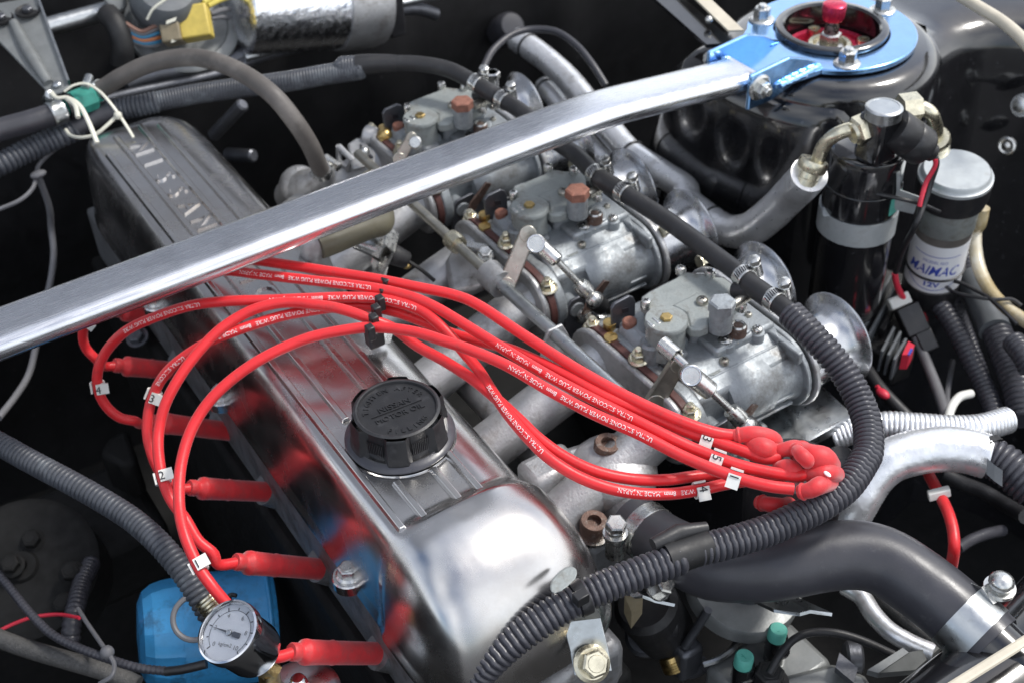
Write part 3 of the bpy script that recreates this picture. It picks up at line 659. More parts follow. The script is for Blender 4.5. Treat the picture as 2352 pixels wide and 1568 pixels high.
# throttle quadrant, stop lever, small hardware on the near face
y0 = YC-.047
mb = MB(); mb.prism([V((.488, y0, -.118)), V((.486, y0, -.086)), V((.494, y0, -.076)), V((.512, y0, -.074)), V((.522, y0, -.086)), V((.534, y0, -.112)), V((.520, y0, -.124))], (0, .003, 0)); mb.build('throttle_quadrant', 'dark_steel', cb, 30, .0008)
mb = MB(); mb.cyl(V((.505, y0-.014, -.094)), V((.505, y0+.02, -.094)), .0052, n=16, bev=.0008); mb.build('throttle_spindle', 'rod_steel', cb)
bolt(cb, (.505, y0-.003, -.094), (0, -1, 0), .0115, .005, 'zinc_plate', .0085, name='spindle_nut', stud=.004)
mb = MB(); mb.prism([V((.500, y0-.008, -.090)), V((.510, y0-.008, -.088)), V((.530, y0-.008, -.066)), V((.524, y0-.008, -.062)), V((.505, y0-.008, -.078))], (0, .0025, 0)); mb.build('stop_lever', 'rusty_steel', cb, 30, .0006)
mb = MB(); mb.spring(V((.517, y0-.006, -.104)), V((.540, y0+.004, -.121)), .004, .0009, 8); mb.build('lever_spring', 'zinc_plate', cb)
for x, y, z, af in ((.484, YC-.035, -.062, .010), (.484, YC+.092, -.062, .010), (.484, YC+.03, -.052, .010)):
    bolt(cb, (x-.006, y, z), (-.15, -.1, 1), af, .006, 'yellow_zinc', .0085, name='mount_nut', stud=.005)
for z in (-.0995, -.0905):
    mb = MB(); mb.box((.556, YC-.0405, z), (.05, .004, .0022)); mb.build('cast_rib', 'carb_zinc', cb, 30, .0006)
mb = MB(); mb.box((.5855, YC-.02, -.057), (.006, .04, .012)); mb.build('flange_web', 'carb_zinc', cb, 30, .0015)
for x, y, z, r in ((.548, YC-.004, -.047, .0035), (.575, YC+.012, -.043, .0032), (.53, YC-.012, -.052, .004)):
    screw(cb, (x, y, z), (0, 0, 1), r, .004, 'rod_steel')
cb2 = copy_tree(cb, None, (0, PIT, 0)); cb3 = copy_tree(cb, None, (0, 2*PIT, 0))
cb2['label'] = 'middle side draft carburettor with rusty red hexagon cap in front of the strut brace'
cb3['label'] = 'rear side draft carburettor with rusty red hexagon cap behind the strut brace'
for c in (cb2, cb3):
    for ch in c.children:
        if ch.name.startswith('hex_cap'): ch.data = ch.data.copy(); ch.data.materials[0] = MATS['rust']; ch['label'] = 'rusty red brown hexagon cap'

# ================================================================== intake manifold
im = thing('intake_manifold', 'cast aluminium intake manifold runners between the head and the carburettors', 'manifold', (.41, .8, -.15))
for c in range(3):
    for k, ty in enumerate(TX):
        y1 = YC+c*PIT+ty; y0 = .534+.097*(2*c+k)+.012
        mb = MB(); mb.tube(catmull([V((.325, y0, -.128)), V((.355, y0, -.122)), V((.41, (y0+y1)/2, -.104)), V((.455, y1, -.09)), V((.472, y1, TZC))], 7), .0205, 24); mb.build('runner', 'cast_aluminium', im)
    mb = MB(); mb.prism(stadium(.4665, YC+c*PIT+TX[0]-.002, YC+c*PIT+TX[1]+.002, TZC, .031), (.006, 0, 0)); mb.build('carb_flange', 'cast_aluminium', im, 30, .002)
    mb = MB(); mb.prism(stadium(.4727, YC+c*PIT+TX[0]-.002, YC+c*PIT+TX[1]+.002, TZC, .0315), (.0066, 0, 0)); mb.build('insulator', 'brown_gasket', im, 30, .0008)
    mb = MB(); mb.box((.337, YC+c*PIT+.03, -.128), (.016, .165, .055)); mb.build('head_flange', 'cast_aluminium', im, 30, .004)
mb = MB(); mb.tube([V((.40, .55, -.142)), V((.40, 1.05, -.142))], .013, 18); mb.build('balance_pipe', 'cast_aluminium', im)
mb = MB(); mb.prism([CA(1700, 1700, -.13)+V((0, 0, 0)), PZ(1480, 1130, -.13), PZ(1760, 1070, -.13), PZ(1965, 962, -.13), PZ(1860, 880, -.13), PZ(1600, 900, -.13)], (0, 0, -.003))
hs = thing('heat_shield', 'flat grey metal heat shield plate under the front carburettor', 'heat shield', PZ(1800, 980, -.135))
mb = MB(); mb.prism([PZ(1560, 1060, -.125), PZ(1620, 1078, -.125), PZ(1795, 1052, -.125), PZ(1966, 957, -.125), PZ(1870, 868, -.125), PZ(1700, 850, -.125)], (0, 0, -.0025)); mb.build('plate', 'bare_steel', hs, 30, .0008)
mb = MB(); mb.strap([PZ(1778, 1064, -.122), PZ(1968, 956, -.122)], (0, 0, .0045), .002); mb.build('folded_lip', 'bare_steel', hs, 0)

# ================================================================== throttle linkage
tl = thing('throttle_linkage', 'plated steel throttle shaft with lever arms and link rods between cover and carburettors', 'linkage', (.44, .75, -.09))
ax0, ax1 = V((.438, 1.0, -.048)), V((.442, .556, -.052))
mb = MB(); mb.tube([ax0, V((.440, .742, -.05))], .0048, 16); mb.build('shaft', 'rod_steel', tl)
mb = MB(); mb.tube([V((.440, .742, -.05)), ax1], .0058, 16); mb.build('shaft', 'bare_steel', tl)
for yy in (.818, .75, .94): 
    mb = MB(); mb.lathe([(.004, -.007), (.0085, -.007), (.0092, 0), (.0085, .007), (.004, .007)], (.44, yy, -.05), (0, 1, 0), 24); mb.build('collar', 'yellow_zinc' if yy > .8 else 'cast_aluminium', tl)
for yy in (.66,):
    mb = MB(); mb.prism([V((.418, yy, -.118)), V((.462, yy, -.118)), V((.454, yy, -.058)), V((.448, yy, -.044)), V((.434, yy, -.044)), V((.428, yy, -.058))], (0, .003, 0)); mb.build('shaft_bracket', 'cast_aluminium', tl, 30, .001)
# channel section lever of the middle carburettor
def lever(p0, p1, w0, w1, m, side):
    p0 = V(p0); p1 = V(p1); t = (p1-p0).normalized(); s_ = (V(side)-t*V(side).dot(t)).normalized(); nn = t.cross(s_)
    mb = MB()
    mb.prism([p0-s_*w0, p0+s_*w0, p1+s_*w1, p1-s_*w1], nn*.0018)
    for sg in (1, -1): mb.prism([p0+s_*w0*sg, p0+s_*(w0-.0018)*sg, p1+s_*(w1-.0018)*sg, p1+s_*w1*sg], nn*.0065)
    for p, w_ in ((p0, w0), (p1, w1)): mb.cyl(p-nn*.0005, p+nn*.0068, w_*1.02, n=20)
    return mb.build('lever_arm', m, tl, 30, .0005)
mb = MB(); mb.prism([CB(-60, 900, -.072), CB(20, 770, -.066), CB(130, 745, -.062), CB(340, 790, -.062), CB(410, 900, -.064), CB(430, 1000, -.066), CB(340, 1130, -.072), CB(200, 1190, -.078), CB(0, 1200, -.08)], (0, .004, -.012)); mb.build('pivot_bracket', 'cast_aluminium', tl, 30, .003)
mb = MB(); mb.lathe([(.006, -.012), (.0125, -.012), (.0125, .010), (.0105, .012), (.006, .012)], (.4405, .752, -.05), (0, 1, 0), 28); mb.build('pivot_boss', 'cast_aluminium', tl)
bolt(tl, CB(330, 860, -.06), (-.2, -.3, 1), .0105, .006, 'zinc_plate', .008)
mb = MB(); mb.strap([CB(130, 745, -.058), CB(240, 770, -.058), CB(350, 790, -.058)], (.003, .003, 0), .002); mb.build('bracket_lip', 'zinc_plate', tl, 0)
vd = (V((0, 0, CAMZ))-V((.45, .74, -.03))).normalized()
side = vd.cross(V((0, .3, 1))).normalized()
A0 = CB(530, 1160, -.050); A1 = CB(745, 650, -.012); lever(A1, A0, .0072, .0078, 'rod_steel', side)
def rod_end(p, ax, r=.0065, L_=.016):
    mb = MB(); ax = V(ax).normalized(); mb.cyl(p-ax*L_*.2, p+ax*L_, r, r*.92, 20, .0012); return mb
p1, p2, p3 = CB(800, 700, -.010), CB(1040, 920, -.024), CB(1300, 1195, -.052)
mb = MB(); mb.cyl(p1+(p2-p1)*.05, p2, .0068, .0064, 20, .0015); mb.build('link_sleeve', 'zinc_plate', tl)
mb = MB(); mb.cyl(p2, p3, .0030, n=14); mb.build('link_rod', 'zinc_plate', tl)
mb = MB(); mb.lathe([(0, -.008), (.0062, -.008), (.0072, -.003), (.0072, .004), (.0055, .006), (0, .006)], p3, p3-p2, 20); mb.ball(p3+(p3-p2).normalized()*.013, .0075); mb.build('ball_joint', 'zinc_plate', tl)
mb = MB(); mb.cyl(p3+(p3-p2).normalized()*.012, CB(1480, 1370, -.075), .0085, .0075, 18, .002); mb.build('rubber_boot', 'dull_black', tl)
mb = MB(); q = CB(820, 745, -.008); mb.cyl(q-vd*.006, q+vd*.008, .0080, n=26, bev=.0008); mb.build('pivot_pin', 'zinc_plate', tl)
mb = MB(); mb.torus(q+vd*.008, vd, .0068, .0007, 26, 6); mb.build('snap_ring', 'chrome', tl)
# lever, spring and link of the front carburettor
A0 = CA(545, 1440, -.058); A1 = CA(770, 1070, -.026); lever(A1, A0, .0062, .0074, 'rod_steel', side)
q1, q2, q3 = CA(880, 1160, -.022), CA(1095, 1330, -.036), CA(1345, 1570, -.058)
mb = MB(); mb.cyl(q1+(q2-q1)*.1, q2, .0078, .0074, 20, .0015); mb.build('link_sleeve', 'zinc_plate', tl)
mb = MB(); mb.cyl(q2, q3, .0032, n=14); mb.build('link_rod', 'zinc_plate', tl)
mb = MB(); mb.lathe([(0, -.008), (.0062, -.008), (.0072, -.003), (.0072, .004), (.0055, .006), (0, .006)], q3, q3-q2, 20); mb.ball(q3+(q3-q2).normalized()*.012, .0075); mb.build('ball_joint', 'zinc_plate', tl)
mb = MB(); mb.cyl(q3+(q3-q2).normalized()*.01, CA(1530, 1745, -.08), .0088, .008, 18, .002); mb.build('rubber_boot', 'rubber', tl)
mb = MB(); mb.cyl(q1-vd*.006, q1+vd*.008, .0082, n=26, bev=.0008); mb.build('pivot_pin', 'zinc_plate', tl)
mb = MB(); mb.torus(q1+vd*.008, vd, .0070, .0007, 26, 6); mb.build('snap_ring', 'chrome', tl)
mb = MB(); mb.spring(CA(610, 860, -.018), CA(755, 980, -.020), .0058, .0011, 11); mb.build('return_spring', 'zinc_plate', tl)
mb = MB(); mb.cyl(CA(610, 860, -.018), CA(860, 1090, -.022), .0036, n=12); mb.build('spring_rod', 'zinc_plate', tl)
# rear carburettor lever peeking over the brace
lever(T2(520, 900, -.012), T2(440, 1040, -.03), .005, .006, 'rod_steel', side)
mb = MB(); q = T2(545, 935, -.01); mb.cyl(q-vd*.006, q+vd*.006, .006, n=20, bev=.001); mb.build('pivot_pin', 'zinc_plate', tl)
# cable bracket and throttle cable
cbk = thing('throttle_cable', 'black throttle cable with grey sleeve held in a bent steel bracket', 'cable', W4(1400, 600, -.09))
wp = lambda x, y, z: W4(x, y, z)
mb = MB(); mb.strap([wp(1490, 140, -.035), wp(1620, 250, -.045), wp(1420, 640, -.085), wp(1480, 680, -.09)], (.006, .006, .004), .0022); mb.build('bracket', 'zinc_plate', cbk, 0)
mb = MB(); mb.prism([wp(1290, 520, -.08), wp(1310, 450, -.076), wp(1370, 410, -.074), wp(1440, 440, -.075), wp(1400, 640, -.09), wp(1330, 640, -.09)], (0, 0, -.002)); mb.build('bracket_ear', 'zinc_plate', cbk, 0)
mb = MB(); mb.cyl(wp(1080, 210, -.05), wp(1400, 330, -.058), .0078, .0088, 20, .0012); mb.build('adjuster', 'bare_steel', cbk)
mb = MB(); mb.hexa(wp(1380, 320, -.058), wp(1480, 370, -.06)-wp(1380, 320, -.058), .0185, .008); mb.build('lock_nut', 'zinc_plate', cbk, 30)
mb = MB(); mb.cyl(wp(1560, 390, -.062), wp(1790, 490, -.07), .0095, .0078, 20, .002); mb.build('rubber_sleeve', 'rubber', cbk)
mb = MB(); mb.tube(catmull([wp(1780, 490, -.07), wp(1950, 600, -.076), wp(2120, 740, -.08)], 6), .0018, 8); mb.tube(catmull([wp(1080, 210, -.05), wp(960, 230, -.06), wp(880, 160, -.07)], 6), .003, 8); mb.build('inner_cable', 'dull_black', cbk)
mb = MB(); mb.ball(wp(1760, 540, -.074), .0045, (1, 1, .7)); mb.build('brass_stop', 'brass', cbk)
# ================================================================== fuel feed hose over the carburettors, its ribbed conduit
fh = thing('fuel_hose', 'long black fuel hose over the carburettors with tee joints and a ribbed conduit end', 'hose', PZ(1500, 480, -.05))
fpts = [T2(330, 415, .012), T2(560, 418, .012), T2(760, 455, .010), T2(920, 535, .006), T2(1010, 590, .003), T2(1100, 645, .000), T2(1250, 740, -.002), T2(1430, 900, -.002), T2(1600, 1020, -.002), CB(1420, 80, -.002), CB(1560, 170, -.003), CB(1690, 250, -.003), CB(1900, 380, -.003), CB(2130, 530, -.003), CB(2352, 690, -.003), T6(330, 230, -.003), T6(510, 365, -.003), T6(610, 455, -.003), T6(710, 520, -.003), T6(800, 590, -.003), T6(850, 640, -.004)]
fq = resample(catmull(fpts, 8), .004)
mb = MB(); mb.tube(fq, .0079, 20); mb.build('hose', 'rubber', fh)
def near(pts, p):
    i = min(range(len(pts)), key=lambda k: (pts[k]-p).length); return pts[i], (pts[min(len(pts)-1, i+1)]-pts[max(0, i-1)]).normalized()
for q in (T2(975, 560, 0), T2(1105, 650, 0), CB(1425, 60, 0), CB(1650, 220, 0), T6(505, 360, 0), T6(700, 510, 0)):
    c, t = near(fq, q); clamp(fh, c, t, .0081, .0098, 'zinc_plate', (.8, .5, .25))
for q, off in ((CB(1545, 135, 0), PIT), (T6(600, 445, 0), 0), (T2(1040, 605, 0), 2*PIT)):
    c, t = near(fq, q)
    mb = MB(); e = V((.560, YC+.0155+off, -.0115)); mb.tube([c+t*.0, c.lerp(e, .5), c.lerp(e, 1.)], .0062, 14); mb.tube([c-t*.012, c+t*.012], .0086, 18); mb.build('tee_joint', 'rubber', fh)
lp = [T6(820, 605, -.004), T6(930, 715, -.006), T6(1060, 850, -.012), T6(1180, 1000, -.022), T6(1275, 1170, -.032), T6(1330, 1340, -.038), T6(1335, 1500, -.040), T9(1300, 130, -.040), T9(1200, 275, -.040), T9(1060, 385, -.040), T9(880, 480, -.040), T9(660, 575, -.040), T9(400, 655, -.038), T9(150, 715, -.036), T8(2250, 760, -.036), T8(2000, 850, -.036), T8(1750, 950, -.038), T8(1500, 1075, -.042), T8(1250, 1240, -.050), T8(1060, 1400, -.062), T8(900, 1570, -.080), T8(780, 1700, -.10)]
mb = MB(); lq = catmull(lp, 12); mb.rib_tube(lq, .0110, .0044, .17, 24, slit=5); mb.build('ribbed_conduit', 'loom_plastic', fh, 60)
c, t = near(lq, T9(130, 690, -.036)); 
mb = MB(); mb.tube([c-t*.02+V((0, .008, .009)), c+V((0, .010, .0105)), c+t*.02+V((0, .008, .009))], lambda i: (.004, .006, .0045)[i], 12); mb.build('tape_flap', 'rubber', fh)
mb = MB(); mb.tube([c-t*.016, c+t*.016], .0113, 24, False); mb.build('tape_wrap', 'dull_black', fh)
# stand-off bracket carrying the conduit on the cover front
hb = thing('conduit_bracket', 'plain steel strap bracket bolted to the front of the cover holding the ribbed conduit', 'bracket', T8(1690, 1440, -.13))
mb = MB(); mb.strap([T8(1585, 1010, -.046), T8(1630, 1150, -.064), T8(1680, 1350, -.082), T8(1705, 1500, -.094)], cam_dir(1, .12, 0)*.0125, .0026); mb.build('strap', 'bare_steel', hb, 0, .0006)
mb = MB(); mb.prism([T8(*q_, -.022) for q_ in ((1428, 965), (1424, 930), (1436, 885), (1475, 842), (1525, 806), (1565, 800), (1594, 815), (1602, 845), (1590, 880), (1545, 925), (1500, 960), (1455, 978))], cam_dir(0, 0, 1)*.0028); mb.build('strap_end', 'carb_lid', hb, 40, .0009)
bolt(hb, T8(1695, 1440, -.085), (-.1, -.62, .78), .0165, .009, 'yellow_zinc', .0125)
c, t = near(lq, T8(1620, 990, -.04))
tie = MB(); tie.lathe([(.0112, -.004), (.0122, -.004), (.0122, .004), (.0112, .004)], c, t, 30); tie.box(c+(V((0, 0, CAMZ))-c).normalized()*.0135, (.009, .007, .008)); 
tag(tie.build('cable_tie', 'black_plastic', None, 30, .0006), 'black cable tie strapping the ribbed conduit to its steel bracket', 'cable tie')

# ================================================================== spark plug leads
def lead(num, label, pts, boot, clips, texts, dist=None, r=.0041):
    t = thing('spark_plug_lead', label, 'plug lead', boot[1] if boot else pts[0], 'red spark plug leads')
    q = resample(catmull(pts, 10), .003); fr = frames(q)
    mb = MB(); mb.tube(q, r, 18); mb.build('cable', 'red_silicone', t)
    if boot:
        a, b = V(boot[0]), V(boot[1]); d = (b-a).normalized(); L_ = (b-a).length
        mb = MB(); mb.lathe([(0, 0), (.0058, 0), (.0064, .001), (.0064, .0055), (.0058, .0065), (.0062, .0085), (.0088, .0105), (.0092, .013), (.0088, .016), (.0084, .034), (.0089, .036), (.0084, .038), (.0082, L_), (0, L_)], a, d, 26); bo_ = mb.build('plug_boot', 'red_rubber', t, 50)
    def fa(i):                                          # angle round the cable that looks up towards the viewer side
        u, v, tt = fr[i]; d = (V((0, 0, CAMZ))-q[i]).normalized(); return math.atan2(d.dot(v), d.dot(u))
    for (p, ch, tilt) in clips:
        i = min(range(len(q)), key=lambda k: (q[k]-V(p)).length); u, v, tt = fr[i]; a = fa(i)
        d = u*cos(a)+v*sin(a); e = tt.cross(d)
        mb = MB(); hw = .0043
        ring_ = [d*(cos(x)*(r+.0022))+e*(sin(x)*(r+.0018)) for x in [(.6+k*(2*pi-1.2)/16) for k in range(17)]]
        ring_ = [d*.0028+e*(r+.0065)]+[d*(-.001)+e*(r+.0024)]+ring_[3:-3]+[d*(-.001)-e*(r+.0024), d*.0028-e*(r+.0065)] if False else ring_
        mb.strap([q[i]+x for x in [d*(r+.0012)+e*.008]+[d*(cos(x)*(r+.0012))+e*(sin(x)*(r+.0012)) for x in [k*2*pi/20 for k in range(-1, 17)]]], tt*hw, .0014)
        c = mb.build('number_clip', 'white_plastic', t, 40)
        if ch: letters('digit', ch, .0088, q[i]+d*(r+.0023)-tt*.003+e*(0), e*tilt, tt*tilt*-1 if False else (d.cross(e*tilt)), 'print_black', c)
    for (s_, tx, up) in texts:                          # printed along the cable; up=-1 reads upside down
        i0 = min(range(len(q)), key=lambda k: (q[k]-V(s_)).length); a0 = fa(i0)
        sg = -1 if up < 0 else 1
        def fn(x, y, z):
            s1 = i0+sg*x/.003; s1 = max(0, min(len(q)-1.001, s1)); i = int(s1); f_ = s1-i
            p = q[i].lerp(q[i+1], f_); u, v, tt = fr[i]; a = a0-sg*(y-.0015)/r
            return p+(u*cos(a)+v*sin(a))*(r+.00012)
        letters('printing', tx, .0044, (0, 0, 0), (1, 0, 0), (0, 1, 0), 'print_white', t, fn=fn, sx=.95)
    return t
def boot_at(e, b, yy):                                  # boots lie across the engine, dipping towards the head
    E_ = PY(e[0], e[1], yy); B_ = PY(b[0], b[1], yy); return (B_, E_)
TXT = 'ULTRA SILICONE POWER PLUG WIRE   8mm  MADE IN JAPAN'
B1 = boot_at((885, 1500), (668, 1496), .534); B2 = boot_at((760, 1308), (540, 1289), .627); B3 = boot_at((640, 1130), (434, 1119), .725)
B4 = boot_at((530, 990), (352, 968), .818); B5 = boot_at((390, 850), (262, 838), .915); B6 = boot_at((372, 735), (262, 712), 1.012)
lead(1, 'red plug lead marked 1 looping lowest over the cover and behind the gauge', [B1[0]+V((.004, 0, -.003)), B1[0]+V((-.012, .0, .004)), FF(600, 1470, -.085), FF(560, 1432, -.08), FF(520, 1385, -.068), FF(487, 1345, -.058), FF(455, 1298, -.05), FF(424, 1225, -.04), FF(411, 1150, -.033), FF(417, 1060, -.022), FF(445, 975, -.01), FF(500, 900, .004), FF(590, 830, .016), FF(700, 779, .022), FF(800, 757, .024), FF(867, 752, .024), FF(950, 762, .026), FF(1020, 783, .026), FF(1090, 807, .024), FF(1170, 842, .02), FF(1260, 895, .014), FF(1360, 948, .008), FF(1470, 997, .002), FF(1570, 1048, -.004), FF(1680, 1092, -.008), FF(1760, 1114, -.010), FF(1822, 1122, -.012)],
     B1, [(FF(455, 1298, -.05), '1', 1), (FF(1680, 1107, -.008), '1', 1)], [(FF(1330, 935, .01), TXT, -1)])
lead(2, 'red plug lead marked 2 crossing under its neighbour beside the dark loom', [B2[0]+V((.004, 0, -.003)), B2[0]+V((-.012, .0, .005)), FF(490, 1270, -.08), FF(455, 1240, -.072), FF(425, 1190, -.062), FF(395, 1150, -.055), FF(373, 1097, -.045), FF(363, 1030, -.034), FF(367, 975, -.025), FF(385, 915, -.012), FF(430, 840, .002), FF(492, 769, .014), FF(545, 730, .02), FF(598, 706, .024), FF(661, 695, .026), FF(738, 702, .027), FF(790, 712, .026), FF(850, 733, .022), FF(905, 755, .014), FF(960, 795, .008), FF(1020, 828, .005), FF(1085, 870, .003), FF(1140, 915, .002), FF(1190, 960, 0), FF(1240, 1008, -.004), FF(1300, 1050, -.01), FF(1370, 1082, -.016), FF(1450, 1099, -.022), FF(1530, 1101, -.026), FF(1600, 1092, -.03), FF(1680, 1086, -.033), FF(1750, 1080, -.035)],
     B2, [(FF(373, 1097, -.045), '2', 1)], [])
lead(3, 'red plug lead marked 3 with printing, outermost of the pair beside the blue filter', [B3[0]+V((.004, 0, -.003)), B3[0]+V((-.011, .0, .005)), FF(397, 1112, -.084), FF(366, 1080, -.074), FF(347, 1035, -.062), FF(338, 980, -.05), FF(350, 912, -.032), FF(387, 850, -.012), FF(457, 797, .004), FF(527, 765, .011), FF(633, 730, .015), FF(700, 716, .016), FF(770, 706, .016), FF(836, 704, .016), FF(906, 716, .014), FF(976, 741, .010), FF(1035, 765, .008), FF(1097, 783, .008), FF(1160, 798, .009), FF(1220, 822, .010), FF(1290, 856, .010), FF(1380, 905, .007), FF(1470, 944, .002), FF(1560, 984, -.004), FF(1640, 1012, -.008), FF(1700, 1032, -.010), FF(1755, 1052, -.012), FF(1790, 1048, -.012)],
     B3, [(FF(352, 910, -.032), '3', 1), (FF(1627, 1008, -.008), '3', 1)], [(FF(625, 735, .015), TXT, -1), (FF(395, 845, -.01), 'ULTRA SILICONE', -1)])
lead(4, 'red plug lead marked 4 with white printing dipping towards the hose clamp', [B4[0]+V((.004, 0, -.003)), B4[0]+V((-.010, .0, .003)), FF(310, 966, -.09), FF(275, 958, -.083), FF(244, 932, -.072), FF(226, 895, -.058), FF(225, 850, -.042), FF(246, 804, -.026), FF(290, 760, -.008), FF(352, 730, .004), FF(439, 702, .016), FF(527, 692, .022), FF(600, 690, .024), FF(703, 686, .026), FF(790, 683, .026), FF(860, 685, .026), FF(920, 696, .025), FF(965, 712, .023), FF(1005, 742, .020), FF(1037, 775, .014), FF(1068, 812, .009), FF(1100, 850, .006), FF(1135, 905, .004), FF(1170, 955, .002), FF(1213, 1005, 0), FF(1262, 1052, -.005), FF(1325, 1092, -.012), FF(1395, 1119, -.018), FF(1466, 1132, -.024), FF(1540, 1133, -.028), FF(1605, 1124, -.03), FF(1680, 1108, -.031), FF(1750, 1100, -.032), FF(1800, 1092, -.032)],
     B4, [(FF(228, 885, -.055), '4', 1), (FF(1605, 1124, -.03), '4', 1)], [(FF(790, 683, .026), TXT, -1), (FF(370, 722, .008), 'ULTRA SILICONE POWER PLUG WIRE', -1), (FF(1180, 965, .002), 'ULTRA SILICONE POWER PLUG WIRE', -1), (FF(1520, 1133, -.028), 'PLUG WIRE   8mm  MADE IN JAPAN', -1)])
lead(5, 'red plug lead marked 5 running under the strut brace, second from the carburettors', [B5[0]+V((.004, 0, -.003)), B5[0]+V((-.010, .0, .004)), FF(222, 826, -.09), FF(198, 800, -.078), FF(190, 770, -.064), FF(200, 738, -.048), FF(235, 705, -.03), FF(300, 668, -.012), FF(390, 635, .004), FF(506, 622, .016), FF(598, 631, .021), FF(703, 643, .025), FF(800, 654, .028), FF(880, 666, .029), FF(950, 684, .028), FF(1000, 706, .026), FF(1050, 735, .024), FF(1110, 772, .021), FF(1180, 815, .018), FF(1260, 862, .014), FF(1340, 905, .01), FF(1430, 950, .005), FF(1530, 1000, 0), FF(1600, 1032, -.005), FF(1680, 1062, -.008), FF(1750, 1080, -.010), FF(1830, 1092, -.012), FF(1866, 1082, -.013)],
     B5, [(FF(206, 735, -.045), '5', 1), (FF(1648, 1052, -.006), '5', 1)], [(FF(700, 643, .025), TXT, -1), (FF(1290, 878, .012), TXT, -1)])
lead(6, 'red plug lead marked 6 running under the strut brace, closest to the carburettors', [B6[0]+V((.004, 0, -.003)), B6[0]+V((-.010, .0, .004)), FF(235, 690, -.09), FF(235, 660, -.07), FF(290, 625, -.04), FF(400, 598, -.01), FF(520, 592, .012), FF(600, 600, .020), FF(720, 618, .024), FF(870, 642, .028), FF(950, 658, .028), FF(1040, 677, .026), FF(1100, 702, .024), FF(1200, 768, .02), FF(1330, 850, .014), FF(1450, 915, .008), FF(1560, 965, .002), FF(1640, 992, -.003), FF(1690, 999, -.006), FF(1710, 998, -.007)],
     B6, [], [])
# coil lead on the right
cl = thing('coil_lead', 'single red coil lead with a white clip in the dark beside the radiator hose', 'coil lead', G3(1500, 1500, -.2))
q = [G3(980, 250, -.16), G3(1130, 430, -.155), G3(1240, 640, -.15), G3(1350, 840, -.145), G3(1440, 1040, -.143), G3(1490, 1240, -.145), G3(1500, 1420, -.15), G3(1480, 1580, -.165), G3(1440, 1750, -.19)]
mb = MB(); mb.tube(catmull(q, 8), .0046, 16); mb.build('cable', 'red_silicone', cl)
d = (G3(1360, 860, -.145)-G3(1310, 740, -.15)).normalized(); mb = MB(); mb.box(G3(1325, 795, -.142), (.018, .008, .007), Matrix((cam_dir(1, .25, 0), d, cam_dir(1, .25, 0).cross(d))).transposed()); mb.build('number_clip', 'white_plastic', cl, 30, .001)

# separator comb that carries the leads above the cover
sp = thing('lead_separator', 'black plastic comb holding the red leads apart above the cover', 'separator', W4(1400, 1450, -.02))
mb = MB(); mb.tube([W4(1500, 780, .018), W4(1420, 1020, .016), W4(1280, 1420, .012)], .003, 10); mb.build('bar', 'black_plastic', sp)
for x, y in ((1495, 790), (1450, 910), (1415, 1030), (1365, 1152), (1335, 1275), (1285, 1415)):
    mb = MB(); p = W4(x, y, .026); mb.box(p, (.006, .007, .012)); mb.build('finger', 'black_plastic', sp, 30, .001)
mb = MB(); mb.box(W4(1340, 1480, .0), (.013, .011, .014)); mb.build('foot', 'black_plastic', sp, 30, .002)
mb = MB(); mb.strap([W4(1400, 1460, -.004), W4(1480, 1480, -.008), W4(1560, 1470, -.012)], (.005, .006, 0), .002); mb.build('clip', 'zinc_plate', sp, 0)

# ================================================================== distributor cap with its rubber boots
ds = thing('distributor', 'distributor with a cluster of red rubber lead boots beside the ribbed conduit', 'distributor', PZ(1830, 1090, -.12))
dc = D6(1420, 640, -.055)
mb = MB(); mb.lathe([(0, -.07), (.034, -.07), (.036, -.03), (.034, -.006), (.028, 0), (0, 0)], dc, (0, 0, 1), 36); mb.build('cap', 'black_plastic', ds)
def dboot(pts, rs, m='red_rubber'):
    mb = MB(); q = catmull(pts, 6); n = len(q); mb.tube(q, lambda i: rs[min(len(rs)-1, int(i/(n-1)*(len(rs)-1)))]*(1-(i/(n-1)*(len(rs)-1) % 1))+rs[min(len(rs)-1, int(i/(n-1)*(len(rs)-1))+1)]*(i/(n-1)*(len(rs)-1) % 1), 18); o_ = mb.build('lead_boot', m, ds); c_ = MB(); fr_ = frames(q); c_.torus(q[2], fr_[2][2], rs[0]*1.02, .0012, 22, 8); c_.build('collar', m, o_); return o_
dboot([D6(600, 255, -.006), D6(800, 235, -.004), D6(980, 260, -.006), D6(1110, 320, -.014), D6(1140, 400, -.035)], [.0048, .0060, .0066, .0066, .0055])
dboot([D6(800, 380, -.014), D6(920, 400, -.008), D6(1030, 440, -.010), D6(1060, 500, -.03)], [.0055, .0074, .0076, .006])
dboot([D6(1140, 470, -.012), D6(1270, 430, -.008), D6(1400, 420, -.010), D6(1450, 470, -.03)], [.0046, .0052, .0062, .0062])
dboot([D6(1390, 400, -.006), D6(1480, 500, .002), D6(1560, 580, -.002), D6(1580, 640, -.03)], [.0036, .0050, .0050, .0046])
dboot([D6(1420, 440, -.018), D6(1600, 530, -.006), D6(1760, 560, -.006), D6(1860, 640, -.02)], [.0072, .0090, .0090, .0072])
dboot([D6(1180, 680, -.020), D6(1290, 690, -.012), D6(1400, 730, -.016), D6(1430, 790, -.04)], [.0050, .0072, .0072, .006])
dboot([D6(1560, 760, -.014), D6(1680, 750, -.010), D6(1830, 730, -.010), D6(1930, 760, -.03)], [.0048, .0056, .0064, .0062])
dboot([D6(1450, 990, -.014), D6(1600, 960, -.010), D6(1720, 900, -.010), D6(1850, 860, -.03)], [.0048, .0056, .0062, .0062])
dboot([D6(920, 1120, -.05), D6(1080, 1150, -.045), D6(1240, 1180, -.05), D6(1350, 1150, -.07)], [.0048, .0056, .0064, .0062])
mb = MB(); mb.ball(D6(1820, 750, -.004), .0016, (1, 2, .6)); mb.build('paint_spot', 'print_white', ds)
